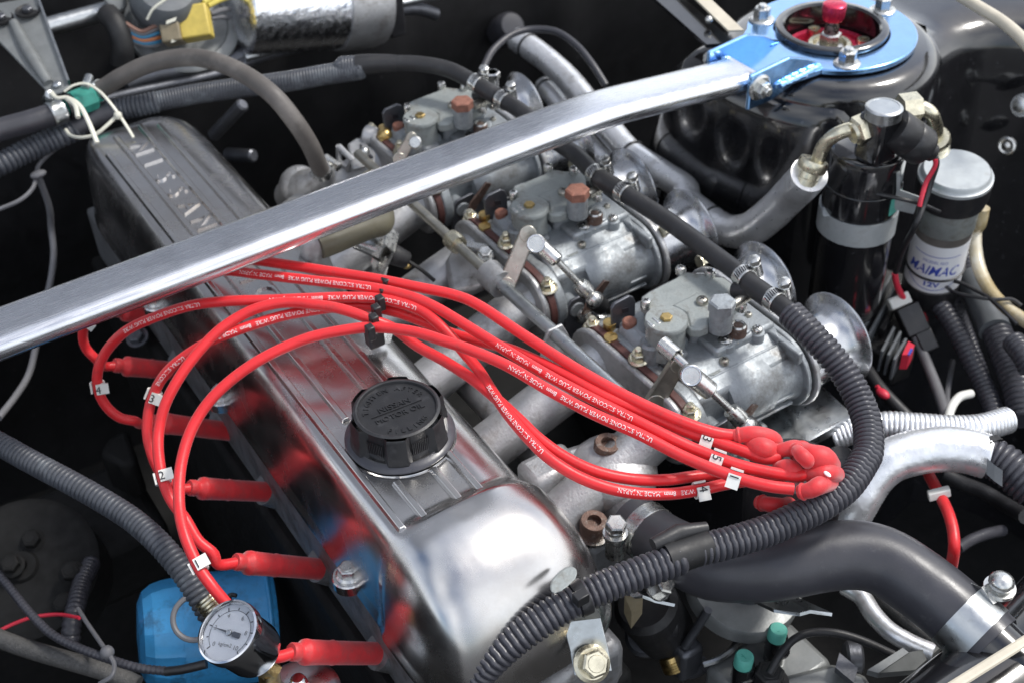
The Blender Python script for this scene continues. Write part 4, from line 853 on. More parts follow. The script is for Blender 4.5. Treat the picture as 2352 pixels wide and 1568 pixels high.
for x, y, r in ((2010, 470, .011), (2040, 630, .0095)):
    mb = MB(); p = D6(x, y, -.05); mb.cyl(p+V((0, 0, -.03)), p, r, r*.9, 20, .003); mb.build('side_terminal', 'black_plastic', ds)

# ================================================================== radiator hose
rh = thing('radiator_hose', 'thick matt black radiator hose sweeping from thermostat housing to radiator', 'hose', PZ(1850, 1290, -.15))
q = [PZ(1452, 1190, -.118), PZ(1490, 1222, -.116), PZ(1550, 1262, -.112), PZ(1623, 1296, -.108), PZ(1700, 1303, -.104), PZ(1790, 1297, -.10), PZ(1880, 1280, -.098), PZ(1960, 1273, -.098), PZ(2030, 1288, -.10), PZ(2105, 1335, -.105), PZ(2170, 1385, -.112), PZ(2230, 1438, -.118), PZ(2275, 1480, -.122)]
rq = resample(catmull(q, 8), .006); nrq = len(rq)
mb = MB(); mb.tube(rq, lambda i: .0205+.0042*sst(i/(nrq*.3)), 40); mb.build('hose', 'rubber_hose', rh, 60)
c, t = rq[3], (rq[5]-rq[1]).normalized(); clamp(rh, c, t, .0212, .012, 'zinc_plate', (-.6, -.75, .25))
mb = MB(); s0 = H7(1040, 1210, -.085); mb.cyl(s0+V((0, 0, -.03)), s0+V((0, 0, .001)), .0075, n=20, bev=.001); mb.hexa(s0, (0, -.15, 1), .0135, .007); mb.lathe([(0, -.008), (.0092, -.008), (.0092, -.005), (0, -.005)], s0, (0, 0, 1), 24); mb.build('clamp_bolt', 'zinc_plate', rh, 30)
i = int(nrq*.925); c, t = rq[i], (rq[i+1]-rq[i-1]).normalized()
mb = MB(); mb.lathe([(.0248, -.011), (.0258, -.011), (.0258, .011), (.0248, .011)], c, t, 48); mb.build('band_clamp', 'bare_steel', rh, 40)
p = T9(2205, 905, -.085); mb = MB(); mb.strap([c+V((.01, .02, .016)), p+V((-.012, .0, -.006)), p+V((.006, 0, -.008))], (0, .006, .003), .0018); mb.build('clamp_ear', 'zinc_plate', rh, 0)
mb = MB(); mb.ball(p, .0088, (1, 1, .75)); mb.lathe([(0, -.008), (.0108, -.008), (.0108, -.005), (0, -.004)], p, (0, 0, 1), 24); mb.build('clamp_nut', 'zinc_plate', rh)
DZ = .052
def T3d(x, y, z): return T3(x, y, z+DZ)
# ================================================================== receiver drier with its fittings
rd = thing('receiver_drier', 'black receiver drier canister with pale metal pipe fittings on its head', 'drier', (.77, .65, -.22))
D0 = T3d(1335, 965, -.045)
mb = MB(); mb.lathe([(0, .006), (.012, .006), (.030, .0035), (.0325, .001), (.0334, -.002), (.0338, -.006), (.0343, -.045), (.0343, -.165), (.032, -.178), (.02, -.185), (0, -.185)], D0, (0, 0, 1), 56); mb.build('canister', 'black_paint', rd, 45)
mb = MB(); mb.torus(D0+V((0, 0, .0005)), (0, 0, 1), .0329, .0011, 56, 8); mb.build('rolled_seam', 'black_paint', rd); mb = MB(); mb.torus(D0+V((0, 0, -.034)), (0, 0, 1), .0344, .0008, 56, 8); mb.build('rolled_seam', 'black_paint', rd)
B0 = T3d(1440, 695, .014)
mb = MB(); mb.box(B0+V((.001, .002, -.03)), (.028, .028, .046)); mb.build('head_block', 'black_paint', rd, 30, .005)
mb = MB(); mb.lathe([(0, -.01), (.0155, -.01), (.0158, -.001), (.0148, 0), (.0125, .0004), (.0122, 0), (0, 0)], B0, (0, 0, 1), 40); mb.build('sight_glass', 'bare_steel', rd, 40)
def pipe(pts, r, m, parent, name='pipe', n=20): mb = MB(); mb.tube(catmull(pts, 8), r, n); return mb.build(name, m, parent)
# left outlet: nut, bent pipe, flare fitting
a = T3d(1370, 790, -.008); b = T3d(1230, 850, -.012)
mb = MB(); mb.hexa(T3d(1375, 815, -.008), b-a, .0235, .019); mb.lathe([(0, .019), (.0095, .019), (.0088, .022), (0, .022)], T3d(1375, 815, -.008), b-a, 24); mb.build('union_nut', 'yellow_zinc', rd, 25)
pipe([T3d(1290, 835, -.010), T3d(1200, 850, -.012), T3d(1110, 890, -.018), T3d(1040, 960, -.030), T3d(1000, 1060, -.045)], .0062, 'yellow_zinc', rd)
f0, f1 = T3d(985, 1045, -.044), T3d(930, 1180, -.062)
mb = MB(); mb.lathe([(0, 0), (.0125, 0), (.0132, .002), (.0132, .0085), (.012, .0105), (.0098, .011), (.0098, .016), (.0108, .017), (.0108, .022), (.0095, .023), (.0098, .028), (0, .028)], f0, f1-f0, 30); mb.build('flare_fitting', 'yellow_zinc', rd, 40)
# right outlet
a = T3d(1540, 715, -.004); b = T3d(1640, 700, -.004)
mb = MB(); mb.hexa(a, b-a, .0225, .018); mb.build('union_nut', 'yellow_zinc', rd, 25)
pipe([T3d(1600, 705, -.004), T3d(1680, 705, -.005), T3d(1745, 745, -.010), T3d(1775, 830, -.026), T3d(1780, 920, -.045)], .0062, 'yellow_zinc', rd)
f0, f1 = T3d(1782, 900, -.04), T3d(1800, 1010, -.075); mb = MB(); mb.lathe([(0, 0), (.0105, 0), (.0118, .003), (.0118, .011), (.0095, .013), (.0105, .018), (.0105, .03), (0, .03)], f0, f1-f0, 28); mb.build('flare_fitting', 'yellow_zinc', rd, 40)
# pressure switch
s0, s1 = T3d(1500, 830, -.006), T3d(1640, 930, -.022); sd = (s1-s0).normalized()
mb = MB(); mb.lathe([(0, 0), (.0165, 0), (.0172, .002), (.0172, .018), (.0165, .019), (.0172, .020), (.0172, .034), (.0155, .037), (0, .037)], s0, sd, 36); mb.build('pressure_switch', 'black_plastic', rd, 40)
s2 = s0+sd*.036; mb = MB(); mb.cyl(s2, T3d(1770, 1010, -.034), .0095, .0075, 22, .0015); mb.build('switch_boot', 'rubber', rd)
pipe([T3d(1760, 1005, -.034), T3d(1780, 1070, -.042), T3d(1740, 1200, -.06), T3d(1700, 1330, -.075), T3d(1640, 1480, -.09), T6(1560, 200, -.08), T6(1515, 340, -.12)], .0028, 'black_plastic', rd, 'black_wire', 10)
pipe([T3d(1772, 1040, -.037), T3d(1770, 1090, -.044), T3d(1715, 1190, -.058), T3d(1680, 1300, -.07), T3d(1670, 1350, -.076)], .0022, 'wire_red', rd, 'red_wire', 8)
# mounting strap and bracket
mb = MB(); mb.lathe([(.0345, -.060), (.0358, -.060), (.0358, -.0835), (.0345, -.0835)], D0, (0, 0, 1), 56); mb.build('strap', 'pale_steel', rd, 40)
mb = MB(); mb.strap([D0+V((.0347*cos(a_), .0347*sin(a_), -.046)) for a_ in [-1.55+.07*k for k in range(18)]], (0, 0, .0085), .0006); mb.build('green_label', 'green_cap', rd, 40, label='pale green label band round the canister')
mb = MB(); mb.prism([T3d(1040, 1420, -.105), T3d(1030, 1380, -.103), T3d(1090, 1290, -.098), T3d(1180, 1255, -.097), T3d(1290, 1280, -.098), T3d(1480, 1310, -.1), T3d(1440, 1430, -.105), T3d(1300, 1430, -.105), T3d(1180, 1400, -.105)], (.004, .005, -.002)); mb.build('strap_wing', 'pale_steel', rd, 30, .0012)
mb = MB(); mb.strap([T3d(1530, 1130, -.055), T3d(1530, 1240, -.075), T3d(1480, 1380, -.1), T3d(1440, 1460, -.115)], (.003, .003, 0), .003); mb.prism([T3d(1530, 1240, -.074), T3d(1670, 1290, -.078), T3d(1630, 1400, -.098), T3d(1500, 1370, -.096)], (.002, .003, -.001)); mb.build('bracket', 'pale_steel', rd, 0)
tie = MB(); tie.tube(catmull([T3d(1180, 1190, -.075), T3d(1330, 1250, -.072), T3d(1500, 1290, -.074), T3d(1680, 1335, -.08), T3d(1800, 1385, -.095)], 6), .0018, 8); tie.box(T3d(1325, 1250, -.071), (.007, .007, .006))
tag(tie.build('cable_tie', 'black_plastic', None, 30), 'thin black cable tie stretched between the drier and the white capped canister', 'cable tie')

# ================================================================== electric pump canister
ep = thing('pump_canister', 'small canister with white cap, metal body and blue and white 12V label', 'pump', (.9, .65, -.24))
E0 = T3(1915, 1105, -.040); EA = (T6(1735, 440, -.19)-E0).normalized()*-1
def el(pr): return [(r, -h) for r, h in pr]
mb = MB(); mb.lathe([(0, 0), (.0295, 0), (.0308, -.0012), (.0312, -.004), (.0325, -.0055), (.0340, -.006), (.0342, -.009), (.033, -.0095)], E0, EA, 56); mb.build('cap', 'pale_steel', ep, 40)
mb = MB(); mb.ball(E0-EA*.008+V((.0335, .008, 0)), .006, (1, .7, .7)); mb.build('cap_lug', 'white_plastic', ep)
mb = MB(); mb.lathe([(.0335, -.0092), (.0342, -.0095), (.0338, -.026), (.0325, -.027), (.0328, -.0285), (.0322, -.034), (.030, -.0345)], E0, EA, 56); mb.build('cap_skirt', 'black_plastic', ep, 40)
mb = MB(); mb.lathe([(.0282, -.033), (.0282, -.064), (.0275, -.065)], E0, EA, 56); mb.build('metal_sleeve', 'carb_lid', ep, 40)
mb = MB(); mb.lathe([(.0272, -.064), (.0272, -.150), (.0262, -.152), (0, -.152)], E0, EA, 56); mb.build('body', 'grey_rubber', ep, 40)
LR = .02735
mb = MB(); mb.lathe([(.0272, -.0745), (LR, -.0745), (LR, -.134), (.0272, -.134)], E0, EA, 56); mb.build('label', 'dial_white', ep, 40, label='white label with blue lettering and 12V')
mb = MB(); mb.lathe([(.0268, -.135), (.0278, -.136), (.0278, -.158), (.025, -.162), (0, -.162)], E0, EA, 56); mb.build('base', 'black_plastic', ep, 40)
u_, v_, a_ = basis(EA); cd_ = (V((0, 0, CAMZ))-E0); phi = math.atan2(cd_.dot(v_), cd_.dot(u_))
def lab(h0):
    return lambda x, y, z: E0+EA*(-h0+y)+(u_*cos(phi+x/LR)+v_*sin(phi+x/LR))*(LR+.00015)
letters('lettering', 'MAIMAC', .0165, (0, 0, 0), (1, 0, 0), (0, 1, 0), 'print_blue', ep, fn=(lambda f_: lambda x, y, z: f_(x+y*.25-.002, y, z))(lab(.1105)), sx=.80, bold=.00025)
letters('lettering', 'MODEL ISO', .0048, (0, 0, 0), (1, 0, 0), (0, 1, 0), 'print_blue', ep, fn=lab(.0955))
letters('lettering', '12V', .0085, (0, 0, 0), (1, 0, 0), (0, 1, 0), 'print_blue', ep, fn=lab(.1255), sx=1.2, bold=.0003)
def lab_line(h0, h1, x0, x1, th=.0008):
    mb = MB(); f0 = lab(h0); vs = []; n = 16
    for k in range(n+1):
        x = x0+(x1-x0)*k/n; dy = -(h1-h0)*(1-(2*k/n-1)**2)
        vs += [f0(x, dy, 0), f0(x, dy+th, 0)]
    mb.add(vs, [(2*k, 2*k+2, 2*k+3, 2*k+1) for k in range(n)]); mb.build('label_line', 'print_blue', ep, 0)
lab_line(.0865, .0875, -.024, .024); lab_line(.119, .1305, -.027, .027)
mb = MB(); mb.torus(E0-EA*.1165, EA, .0280, .0013, 40, 8); mb.build('tie_band', 'black_plastic', ep)

# ================================================================== silver wrapped air conditioning hoses
def wrap_hose(label, pts, r, ribs=False, bands=(), m='silver_wrap', name='insulated_hose', grow=0.):
    q = catmull(pts, 10); t = thing(name, label, 'hose', q[len(q)//2]-V((0, 0, r)))
    mb = MB()
    if ribs: mb.rib_tube(q, r, ribs, .07, 24)
    else:
        q2 = resample(q, .0016); n2 = len(q2); mb.tube(q2, lambda i: r*(1+.022*(i % 2)+.006*sin(i*.37)+.010*sin(i*.113)+(grow*sst((i/n2-.6)/.2))), 28)
    mb.build('wrap', m, t, 60)
    for p in bands:
        c, tt = near(q, p); mb = MB(); mb.torus(c, tt, r*1.03, .0016, 32, 8); mb.build('tie_band', 'black_plastic', t)
    return t
wrap_hose('silver wrapped air conditioning hose running from the firewall down to the drier fitting', [T2(1205, 255, -.09), T2(1290, 310, -.092), T2(1400, 390, -.095), T2(1540, 520, -.10), T2(1690, 700, -.105), T2(1830, 870, -.11), T2(1960, 1010, -.112), T2(2130, 1120, -.112), T2(2300, 1230, -.112), T3(150, 1310, -.115), T3(300, 1440, -.118), T3(420, 1510, -.118), T3(560, 1500, -.105), T3(700, 1400, -.078), T3(830, 1270, -.045), T3(915, 1185, -.016), T3(950, 1140, -.004)], .0142, False, (T2(1265, 300, -.09), T2(1960, 1010, -.112), T3(305, 1445, -.118), T3(905, 1200, -.02)), grow=.16)
wrap_hose('thinner silver hose lying below the wrapped hose behind the trumpets', [T2(1380, 560, -.13), T2(1450, 640, -.13), T2(1560, 790, -.135), T2(1660, 930, -.135), T2(1780, 1050, -.135), T2(1900, 1150, -.14), T2(2100, 1300, -.15)], .0112, False, (T2(1400, 580, -.13),))
wrap_hose('finely ribbed silver conduit passing behind the drier', [T3(250, 1380, -.15), T3(420, 1365, -.145), T3(600, 1385, -.145), T3(800, 1420, -.15), T3(1000, 1440, -.16), T3(1150, 1440, -.17)], .0125, .0026)
wrap_hose('finely ribbed silver conduit above the thick foil hose by the ribbed conduit', [T6(1100, 1420, -.135), T6(1250, 1370, -.128), T6(1450, 1335, -.12), T6(1650, 1345, -.118), T6(1900, 1360, -.118), T6(2080, 1350, -.118), T6(2240, 1305, -.122)], .0112, .0038)
wrap_hose('thick foil wrapped hose curving up from behind the ribbed conduit to the right', [T9(1170, 560, -.17), T9(1230, 420, -.15), T9(1340, 240, -.132), T9(1450, 130, -.122), T9(1600, 70, -.118), T9(1780, 40, -.116), T9(1950, 45, -.116), T9(2110, 85, -.118)], .0178)
lo = thing('ribbed_loom', 'dark ribbed loom continuing from the end of the thick foil hose', 'loom', T9(2250, 120, -.15))
mb = MB(); mb.rib_tube(catmull([T9(2060, 65, -.117), T9(2180, 115, -.118), T9(2290, 190, -.12), T9(2420, 300, -.125)], 8), .0165, .0050, .12, 24); mb.build('tube', 'loom_plastic', lo, 60)
mb = MB(); mb.strap([T9(2110, 150, -.105), T9(2160, 195, -.105), T9(2210, 230, -.105)], (.004, .004, .003), .0015); mb.build('tag', 'grey_plastic', lo, 0)
mb = MB(); mb.tube([T9(2090, 60, -.117), T9(2130, 90, -.117)], .0172, 28, False); mb.build('tape', 'dull_black', lo)

# ================================================================== looms and wires along the inner wing
def loom(label, pts, r, pitch, m='loom_plastic', name='ribbed_loom', depth=.12):
    q = catmull(pts, 10); o = MB().rib_tube(q, r, pitch, depth, 20).build(name, m, None, 60); return tag(o, label, 'loom')
loom('ribbed black loom dropping from under the white capped canister', [R8(840, 220, -.185), R8(930, 310, -.19), R8(1060, 470, -.20), R8(1170, 650, -.21), R8(1270, 850, -.22), R8(1370, 1050, -.23), R8(1450, 1230, -.235), R8(1510, 1420, -.24)], .0098, .0052)
loom('slim ribbed black loom tucked behind the loom under the canister', [R8(1050, 230, -.20), R8(1120, 330, -.215), R8(1170, 450, -.23), R8(1230, 600, -.25), R8(1300, 780, -.27), R8(1380, 1000, -.29)], .0072, .0046)
loom('thickest ribbed black loom with a taped top on the far right', [R8(1180, -60, -.19), R8(1270, 150, -.195), R8(1370, 350, -.20), R8(1470, 560, -.205), R8(1560, 760, -.21), R8(1640, 960, -.215), R8(1700, 1150, -.22), R8(1750, 1400, -.23)], .0150, .0058)
mb = MB(); mb.tube(catmull([R8(1270, 150, -.193), R8(1370, 350, -.198), R8(1450, 520, -.202), R8(1490, 620, -.203)], 6), .0155, 24); tag(mb.build('tape_wrap', 'grey_plastic', None), 'grey tape wrapped round the top of the thickest loom', 'tape')
loom('short ribbed black loom elbow at the far right edge', [R8(1640, 700, -.17), R8(1690, 760, -.17), R8(1740, 830, -.17), R8(1800, 950, -.175)], .011, .005)
t = MB(); t.tube(catmull([T3(2085, 1360, -.09), T3(2060, 1470, -.11), T6(2035, 60, -.135), T6(2035, 190, -.15), T6(2065, 330, -.16), T6(2130, 460, -.165), T6(2230, 570, -.165), T6(2360, 660, -.165), T6(2500, 740, -.165)], 8), .0065, 18)
tag(t.build('clear_hose', 'clear_hose', None), 'yellowed translucent hose curving past the white capped canister', 'hose')
t = MB(); t.tube(catmull([R8(1085, 175, -.165), R8(1200, 205, -.16), R8(1320, 265, -.158), R8(1420, 320, -.155), R8(1540, 420, -.155), R8(1680, 560, -.16)], 8), .0019, 8); t.tube(catmull([R8(1060, 230, -.168), R8(1140, 285, -.162), R8(1300, 320, -.158), R8(1480, 345, -.155), R8(1630, 345, -.155), R8(1720, 400, -.158)], 8), .0019, 8)
tag(t.build('twin_wire', 'black_plastic', None), 'pair of thin black wires trailing from the base of the canister', 'wire')
t = MB(); t.tube(catmull([R8(1060, 1480, -.2), R8(1080, 1390, -.2), R8(1110, 1280, -.2), R8(1180, 1190, -.2), R8(1280, 1160, -.205)], 8), .0042, 10)
tag(t.build('white_wire', 'white_plastic', None), 'short arc of white wire above the silver conduit', 'wire')
t = MB(); t.tube(catmull([R8(1120, 880, -.26), R8(1100, 1000, -.25), R8(1075, 1150, -.24), R8(1070, 1290, -.23)], 8), .0028, 8)
tag(t.build('grey_wire', 'wire_grey', None), 'thin grey wire hanging between sleeve and loom', 'wire')
# connector with red wire and sleeve
cn = thing('wire_connector', 'black and white plug connector with a red wire under the canister', 'connector', R8(740, 600, -.22))
ca, cbn = R8(650, 360, -.185), R8(760, 600, -.205); cdn = (cbn-ca).normalized(); cr = cam_dir(1, .4, 0); cr = (cr-cdn*cr.dot(cdn)).normalized(); RM = Matrix((cr, cdn, cr.cross(cdn))).transposed()
mb = MB(); mb.box(ca, (.022, .012, .013), RM); mb.build('white_half', 'white_plastic', cn, 30, .0015)
mb = MB(); mb.box(ca+cdn*.022+cr*.004, (.0235, .030, .015), RM); mb.box(ca+cdn*.016+cr*.004+RM@V((0, 0, .008)), (.016, .008, .004), RM); mb.box(ca+cdn*.046+cr*.008, (.017, .022, .013), RM); mb.build('black_half', 'black_plastic', cn, 30, .0015)
pipe([R8(615, 120, -.15), R8(630, 200, -.16), R8(655, 270, -.17), R8(690, 330, -.18)], .0032, 'wire_red', cn, 'red_wire', 10)
pipe([R8(800, 660, -.21), R8(850, 780, -.22), R8(920, 950, -.225), R8(990, 1130, -.225), R8(1080, 1400, -.22)], .0052, 'wire_grey', cn, 'sleeve', 12)
pipe([R8(850, 440, -.23), R8(890, 530, -.235), R8(850, 620, -.235), R8(870, 690, -.235)], .002, 'wire_red', cn, 'red_wire', 8)
# ignition module with cooling fins
ig = thing('ignition_module', 'black finned ignition module with a red and blue sticker', 'module', R8(480, 500, -.28))
for a, b in (((540, 70), (260, 610)), ((592, 115), (312, 655)), ((650, 180), (365, 690)), ((612, 580), (505, 790)), ((668, 618), (560, 822)), ((715, 680), (612, 862))):
    mb = MB(); p, q = R8(*a, -.195), R8(*b, -.195); s_ = (q-p).cross(V((0, 0, 1))).normalized()*.0013
    mb.prism([p-s_, p+s_, q+s_, q-s_], (0, 0, -.026)); mb.build('fin', 'grey_plastic', ig, 0, .0005)
mb = MB(); mb.prism([R8(500, 60, -.215), R8(720, 120, -.215), R8(880, 420, -.215), R8(780, 830, -.215), R8(620, 900, -.215), R8(240, 660, -.215)], (0, 0, -.03)); mb.build('case', 'dull_black', ig, 30, .003)
mb = MB(); mb.prism([R8(570, 420, -.202), R8(610, 440, -.202), R8(530, 610, -.202), R8(480, 590, -.202)], (0, 0, -.01)); mb.build('fin_block', 'dull_black', ig, 30, .001)
mb = MB(); mb.prism([R8(735, 705, -.195), R8(790, 740, -.195), R8(745, 825, -.195), R8(680, 822, -.195)], (0, 0, -.018)); mb.build('red_sticker', 'wire_red', ig, 0); mb = MB(); mb.prism([R8(755, 765, -.1945), R8(775, 775, -.1945), R8(745, 822, -.1945), R8(728, 820, -.1945)], (0, 0, -.002)); mb.build('blue_sticker', 'print_blue', ig, 0)
t = MB(); t.tube(catmull([T6(1390, 1080, -.2), T6(1450, 1150, -.21), T6(1490, 1200, -.215), T6(1530, 1290, -.22)], 8), .002, 8); t.ball(T6(1430, 1130, -.2), .0048, (1, 1.6, .8)); t.ball(T6(1470, 1280, -.2), .0045, (1.4, 1, .8))
tag(t.build('red_wire', 'wire_red', None), 'thin red wire with bulky terminals beside the ribbed conduit', 'wire')
t = MB(); t.tube(catmull([T6(1280, 900, -.21), T6(1400, 1080, -.21), T6(1520, 1210, -.215), T6(1600, 1290, -.22)], 8), .006, 12)
tag(t.build('dark_hose', 'rubber', None), 'dark hose slanting down beside the red wire', 'hose')

# ================================================================== thermostat housing
th = thing('thermostat_housing', 'rough cast thermostat housing with rusty socket screws behind the valve cover', 'housing', PZ(1400, 1150, -.2))
mb = MB(); mb.ball(H7(1000, 620, -.108), .036, (1, 1, .72), 28, 16); mb.build('dome', 'cast_aluminium', th)
mb = MB(); mb.prism([H7(230, 560, -.095), H7(420, 330, -.095), H7(880, 180, -.095), H7(1180, 260, -.095), H7(1280, 560, -.095), H7(900, 850, -.1), H7(500, 800, -.1)], (0, 0, -.05)); mb.build('body', 'cast_aluminium', th, 30, .008)
mb = MB(); mb.ball(H7(700, 830, -.115), .024, (1.2, 1, .8), 20, 12); mb.cyl(H7(1000, 900, -.125), PZ(1470, 1205, -.117), .0185, n=28); mb.build('outlet', 'rough_casting', th)
mb = MB(); mb.box(H7(820, 1420, -.16), (.05, .05, .07)); mb.build('lower_body', 'rough_casting', th, 30, .008)
for q, z in (((960, 280), -.078), ((810, 1130), -.105)):
    p = H7(q[0], q[1], z); mb = MB(); mb.lathe([(0, -.014), (.0105, -.014), (.0108, -.002), (.0098, 0), (.0055, 0), (.0055, -.005), (0, -.005)], p, (.05, -.1, 1), 26); mb.build('socket_screw', 'rusty_steel', th, 35)
    mb = MB(); mb.lathe([(0, -.016), (.0135, -.016), (.0135, -.0135), (0, -.0135)], p, (.05, -.1, 1), 26); mb.build('washer', 'zinc_plate', th, 35)
mb = MB(); mb.box(PZ(1262, 1090, -.105), (.045, .03, .03)); mb.build('bridge', 'cast_aluminium', th, 30, .006)
# ================================================================== behind the engine: heater plumbing, wiper motor, rails
hh = thing('heater_hose', 'faded grey rubber heater hose arching from the green valve to the water outlet', 'hose', T1(1300, 500, -.1))
hq = [T1(635, 598, .002), T1(700, 562, .008), T1(800, 500, .018), T1(960, 425, .028), T1(1130, 385, .035), T1(1300, 380, .040), T1(1480, 430, .042), T1(1650, 520, .038), T1(1800, 640, .028), T1(1930, 800, .006), T1(2020, 940, -.020), T1(2075, 1060, -.046), T1(2100, 1120, -.062)]
q = catmull(hq, 8); mb = MB(); mb.tube(q, .0088, 22); mb.build('hose', 'grey_rubber', hh)
c, t = near(q, T1(650, 580, .002)); clamp(hh, c, t, .0092, .013, 'bare_steel', (-.5, .2, .9), False)
c, t = near(q, T1(2085, 1085, -.06)); clamp(hh, c, t, .0091, .009, 'zinc_plate', (.8, .2, .3), False)
wo = thing('water_outlet', 'grey cast water outlet at the rear of the head under the heater hose', 'outlet', T1(2000, 1250, -.16))
mb = MB(); mb.tube(catmull([T1(2105, 1100, -.066), T1(2100, 1160, -.078), T1(2040, 1210, -.09), T1(1950, 1230, -.10), T1(1900, 1280, -.12)], 6), lambda i: .0105+.0006*min(i, 12), 22); mb.ball(T1(1960, 1220, -.10), .022); mb.build('elbow', 'cast_aluminium', wo)
mb = MB(); mb.box(T1(2200, 1300, -.125), (.07, .06, .05)); mb.build('base', 'rough_casting', wo, 30, .008)
# left part: hose into the valve, the valve, its lever bracket
hi = thing('heater_inlet_hose', 'black rubber hose with a bright clamp leading left from the green valve', 'hose', T1(150, 800, -.03))
q = catmull([T1(-160, 905, .000), T1(0, 850, .000), T1(180, 800, .000), T1(330, 752, .000), T1(415, 718, .000)], 8); mb = MB(); mb.tube(q, .0112, 26); mb.build('hose', 'rubber_hose', hi)
c, t = near(q, T1(375, 740, 0)); clamp(hi, c, t, .0116, .014, 'bare_steel', (-.55, .5, .7), False)
hv = thing('heater_valve', 'green plastic heater valve between two clamped hoses', 'valve', T1(530, 650, -.02))
va, vb = T1(425, 705, .0), T1(625, 625, .0)
mb = MB(); mb.lathe([(0, 0), (.0085, 0), (.0085, .008), (.0126, .009), (.0134, .011), (.0134, .029), (.0122, .031), (.0078, .031), (.0078, .038), (0, .038)], va, vb-va, 8); mb.build('body', 'green_plastic', hv, 25)
mb = MB(); mb.lathe([(.0088, .001), (.0118, .001), (.0118, .0075), (.0088, .0075)], va, vb-va, 30); mb.build('dark_ring', 'rubber', hv)
tb = thing('support_bracket', 'grey painted triangular steel bracket with two screws and a pressed groove', 'bracket', T1(200, 300, .0))
def TB(x, y): f = (x-60)*.0+y; return T1(x, y, .048-.045*(y/620))
mb = MB(); mb.prism([TB(-60, 30), TB(240, -25), TB(455, 555), TB(400, 600), TB(330, 620), TB(-60, 215)], (0, 0, -.003)); mb.build('plate', 'grey_steel_paint', tb, 30, .001)
mb = MB(); mb.strap([TB(243, -25), TB(455, 555)], (0, 0, .005), .0022); mb.build('flange', 'bare_steel', tb, 0)
mb = MB(); mb.tube(catmull([TB(90, 150), TB(160, 290), TB(250, 440), TB(320, 550)], 6), lambda i: .007*(1-.25*abs(i-9)/9), 12); mb.build('pressed_rib', 'grey_steel_paint', tb)
for x, y in ((183, 82), (8, 130)):
    p = TB(x, y); mb = MB(); mb.lathe([(0, .001), (.010, .001), (.0125, .003), (.0125, .0), (0, 0)], p, (0, -.1, 1), 26); mb.build('washer', 'dull_black', tb, 35); bolt(tb, p+V((0, 0, .002)), (0, -.1, 1), .0095, .004, 'dark_steel', 0)
mb = MB(); mb.ball(TB(375, 555), .0055, (1, 1, .7)); mb.build('rivet', 'bare_steel', tb)
# ribbed loom along the firewall
loom('thick dusty ribbed loom entering from the left under the green valve', [T1(-160, 1140, -.035), T1(0, 1075, -.032), T1(150, 1000, -.03), T1(300, 930, -.028), T1(430, 875, -.026), T1(520, 830, -.025)], .0118, .0052, 'loom_dusty', depth=.14)
loom('pale ribbed section of loom behind the valve cover', [T1(700, 735, -.018), T1(800, 712, -.017), T1(920, 690, -.016), T1(1030, 665, -.015)], .0112, .0042, 'loom_dusty', depth=.12)
loom('fine ribbed loom running along the firewall behind the heater hose', [T1(1010, 668, -.016), T1(1250, 620, -.014), T1(1480, 585, -.010), T1(1680, 560, -.006), T1(1900, 530, .0), T1(2120, 490, .004), T1(2352, 455, .008), T2(60, 440, .010), T2(200, 428, .011)], .0104, .0030, 'loom_dusty', depth=.06)
t = MB(); t.tube(catmull([T1(480, 845, -.024), T1(600, 780, -.02), T1(680, 745, -.018), T1(740, 730, -.018)], 6), .0102, 22); tag(t.build('smooth_sleeve', 'rubber_hose', None), 'smooth dark sleeve joining the ribbed looms under the green valve', 'sleeve')
t = MB(); t.tube(catmull([T2(160, 430, .011), T2(250, 420, .012), T2(330, 416, .012), T2(420, 415, .012)], 6), lambda i: .0106-.00012*i, 22); tag(t.build('hose_end_sleeve', 'rubber', None), 'black sleeve where the fine ribbed loom meets the fuel hose', 'sleeve')
# white cable ties
def wtie(label, pts, r=.0016):
    t = MB(); t.tube(catmull(pts, 8), r, 8, scl=.7); return t
t = wtie('', [T1(330, 600, .02), T1(370, 640, .022), T1(440, 640, .022), T1(520, 690, .02), T1(580, 800, .01), T1(635, 935, -.002)], .0024); t.tube(catmull([T1(430, 640, .021), T1(490, 690, .02), T1(510, 770, .014)], 6), .0024, 8)
tag(t.build('cable_tie', 'zip_tie', None), 'white cable tie whose tail hangs in front of the green valve', 'cable tie')
t = wtie('', [T1(420, 600, .018), T1(480, 560, .022), T1(560, 548, .022), T1(640, 590, .02), T1(700, 650, .016), T1(770, 740, .006), T1(830, 830, -.003), T1(872, 900, -.009)]); t.tube(catmull([T1(770, 750, .005), T1(700, 820, .0), T1(620, 880, -.005), T1(530, 900, -.008), T1(460, 885, -.01), T1(430, 850, -.012)], 6), .0017, 8); t.ball(T1(770, 755, .006), .004)
tag(t.build('cable_tie', 'zip_tie', None), 'long pale cable tie looping from the bright clamp down to the cover', 'cable tie')
t = MB(); t.tube(catmull([T1(430, 930, -.03), T1(330, 1000, -.04), T1(255, 1080, -.05), T1(235, 1150, -.055), T1(215, 1230, -.06), T1(130, 1310, -.065), T1(-20, 1375, -.07)], 8), .0022, 8); t.ball(T1(250, 1140, -.052), .0055, (1.5, 1, .7))
tag(t.build('thin_cable', 'wire_grey', None), 'thin grey cable drooping left from the ribbed loom', 'cable')
t = MB(); t.tube(catmull([T1(250, 1150, -.06), T1(320, 1350, -.10), T4(335, 60, -.13), T4(350, 220, -.15), T4(330, 400, -.17), T4(280, 600, -.19), T4(240, 800, -.19), T4(190, 1000, -.19), T4(100, 1150, -.185), T4(-10, 1290, -.18)], 8), .0034, 10)
tag(t.build('speedometer_cable', 'wire_grey', None), 'slim grey cable passing under the strut brace on the left', 'cable')
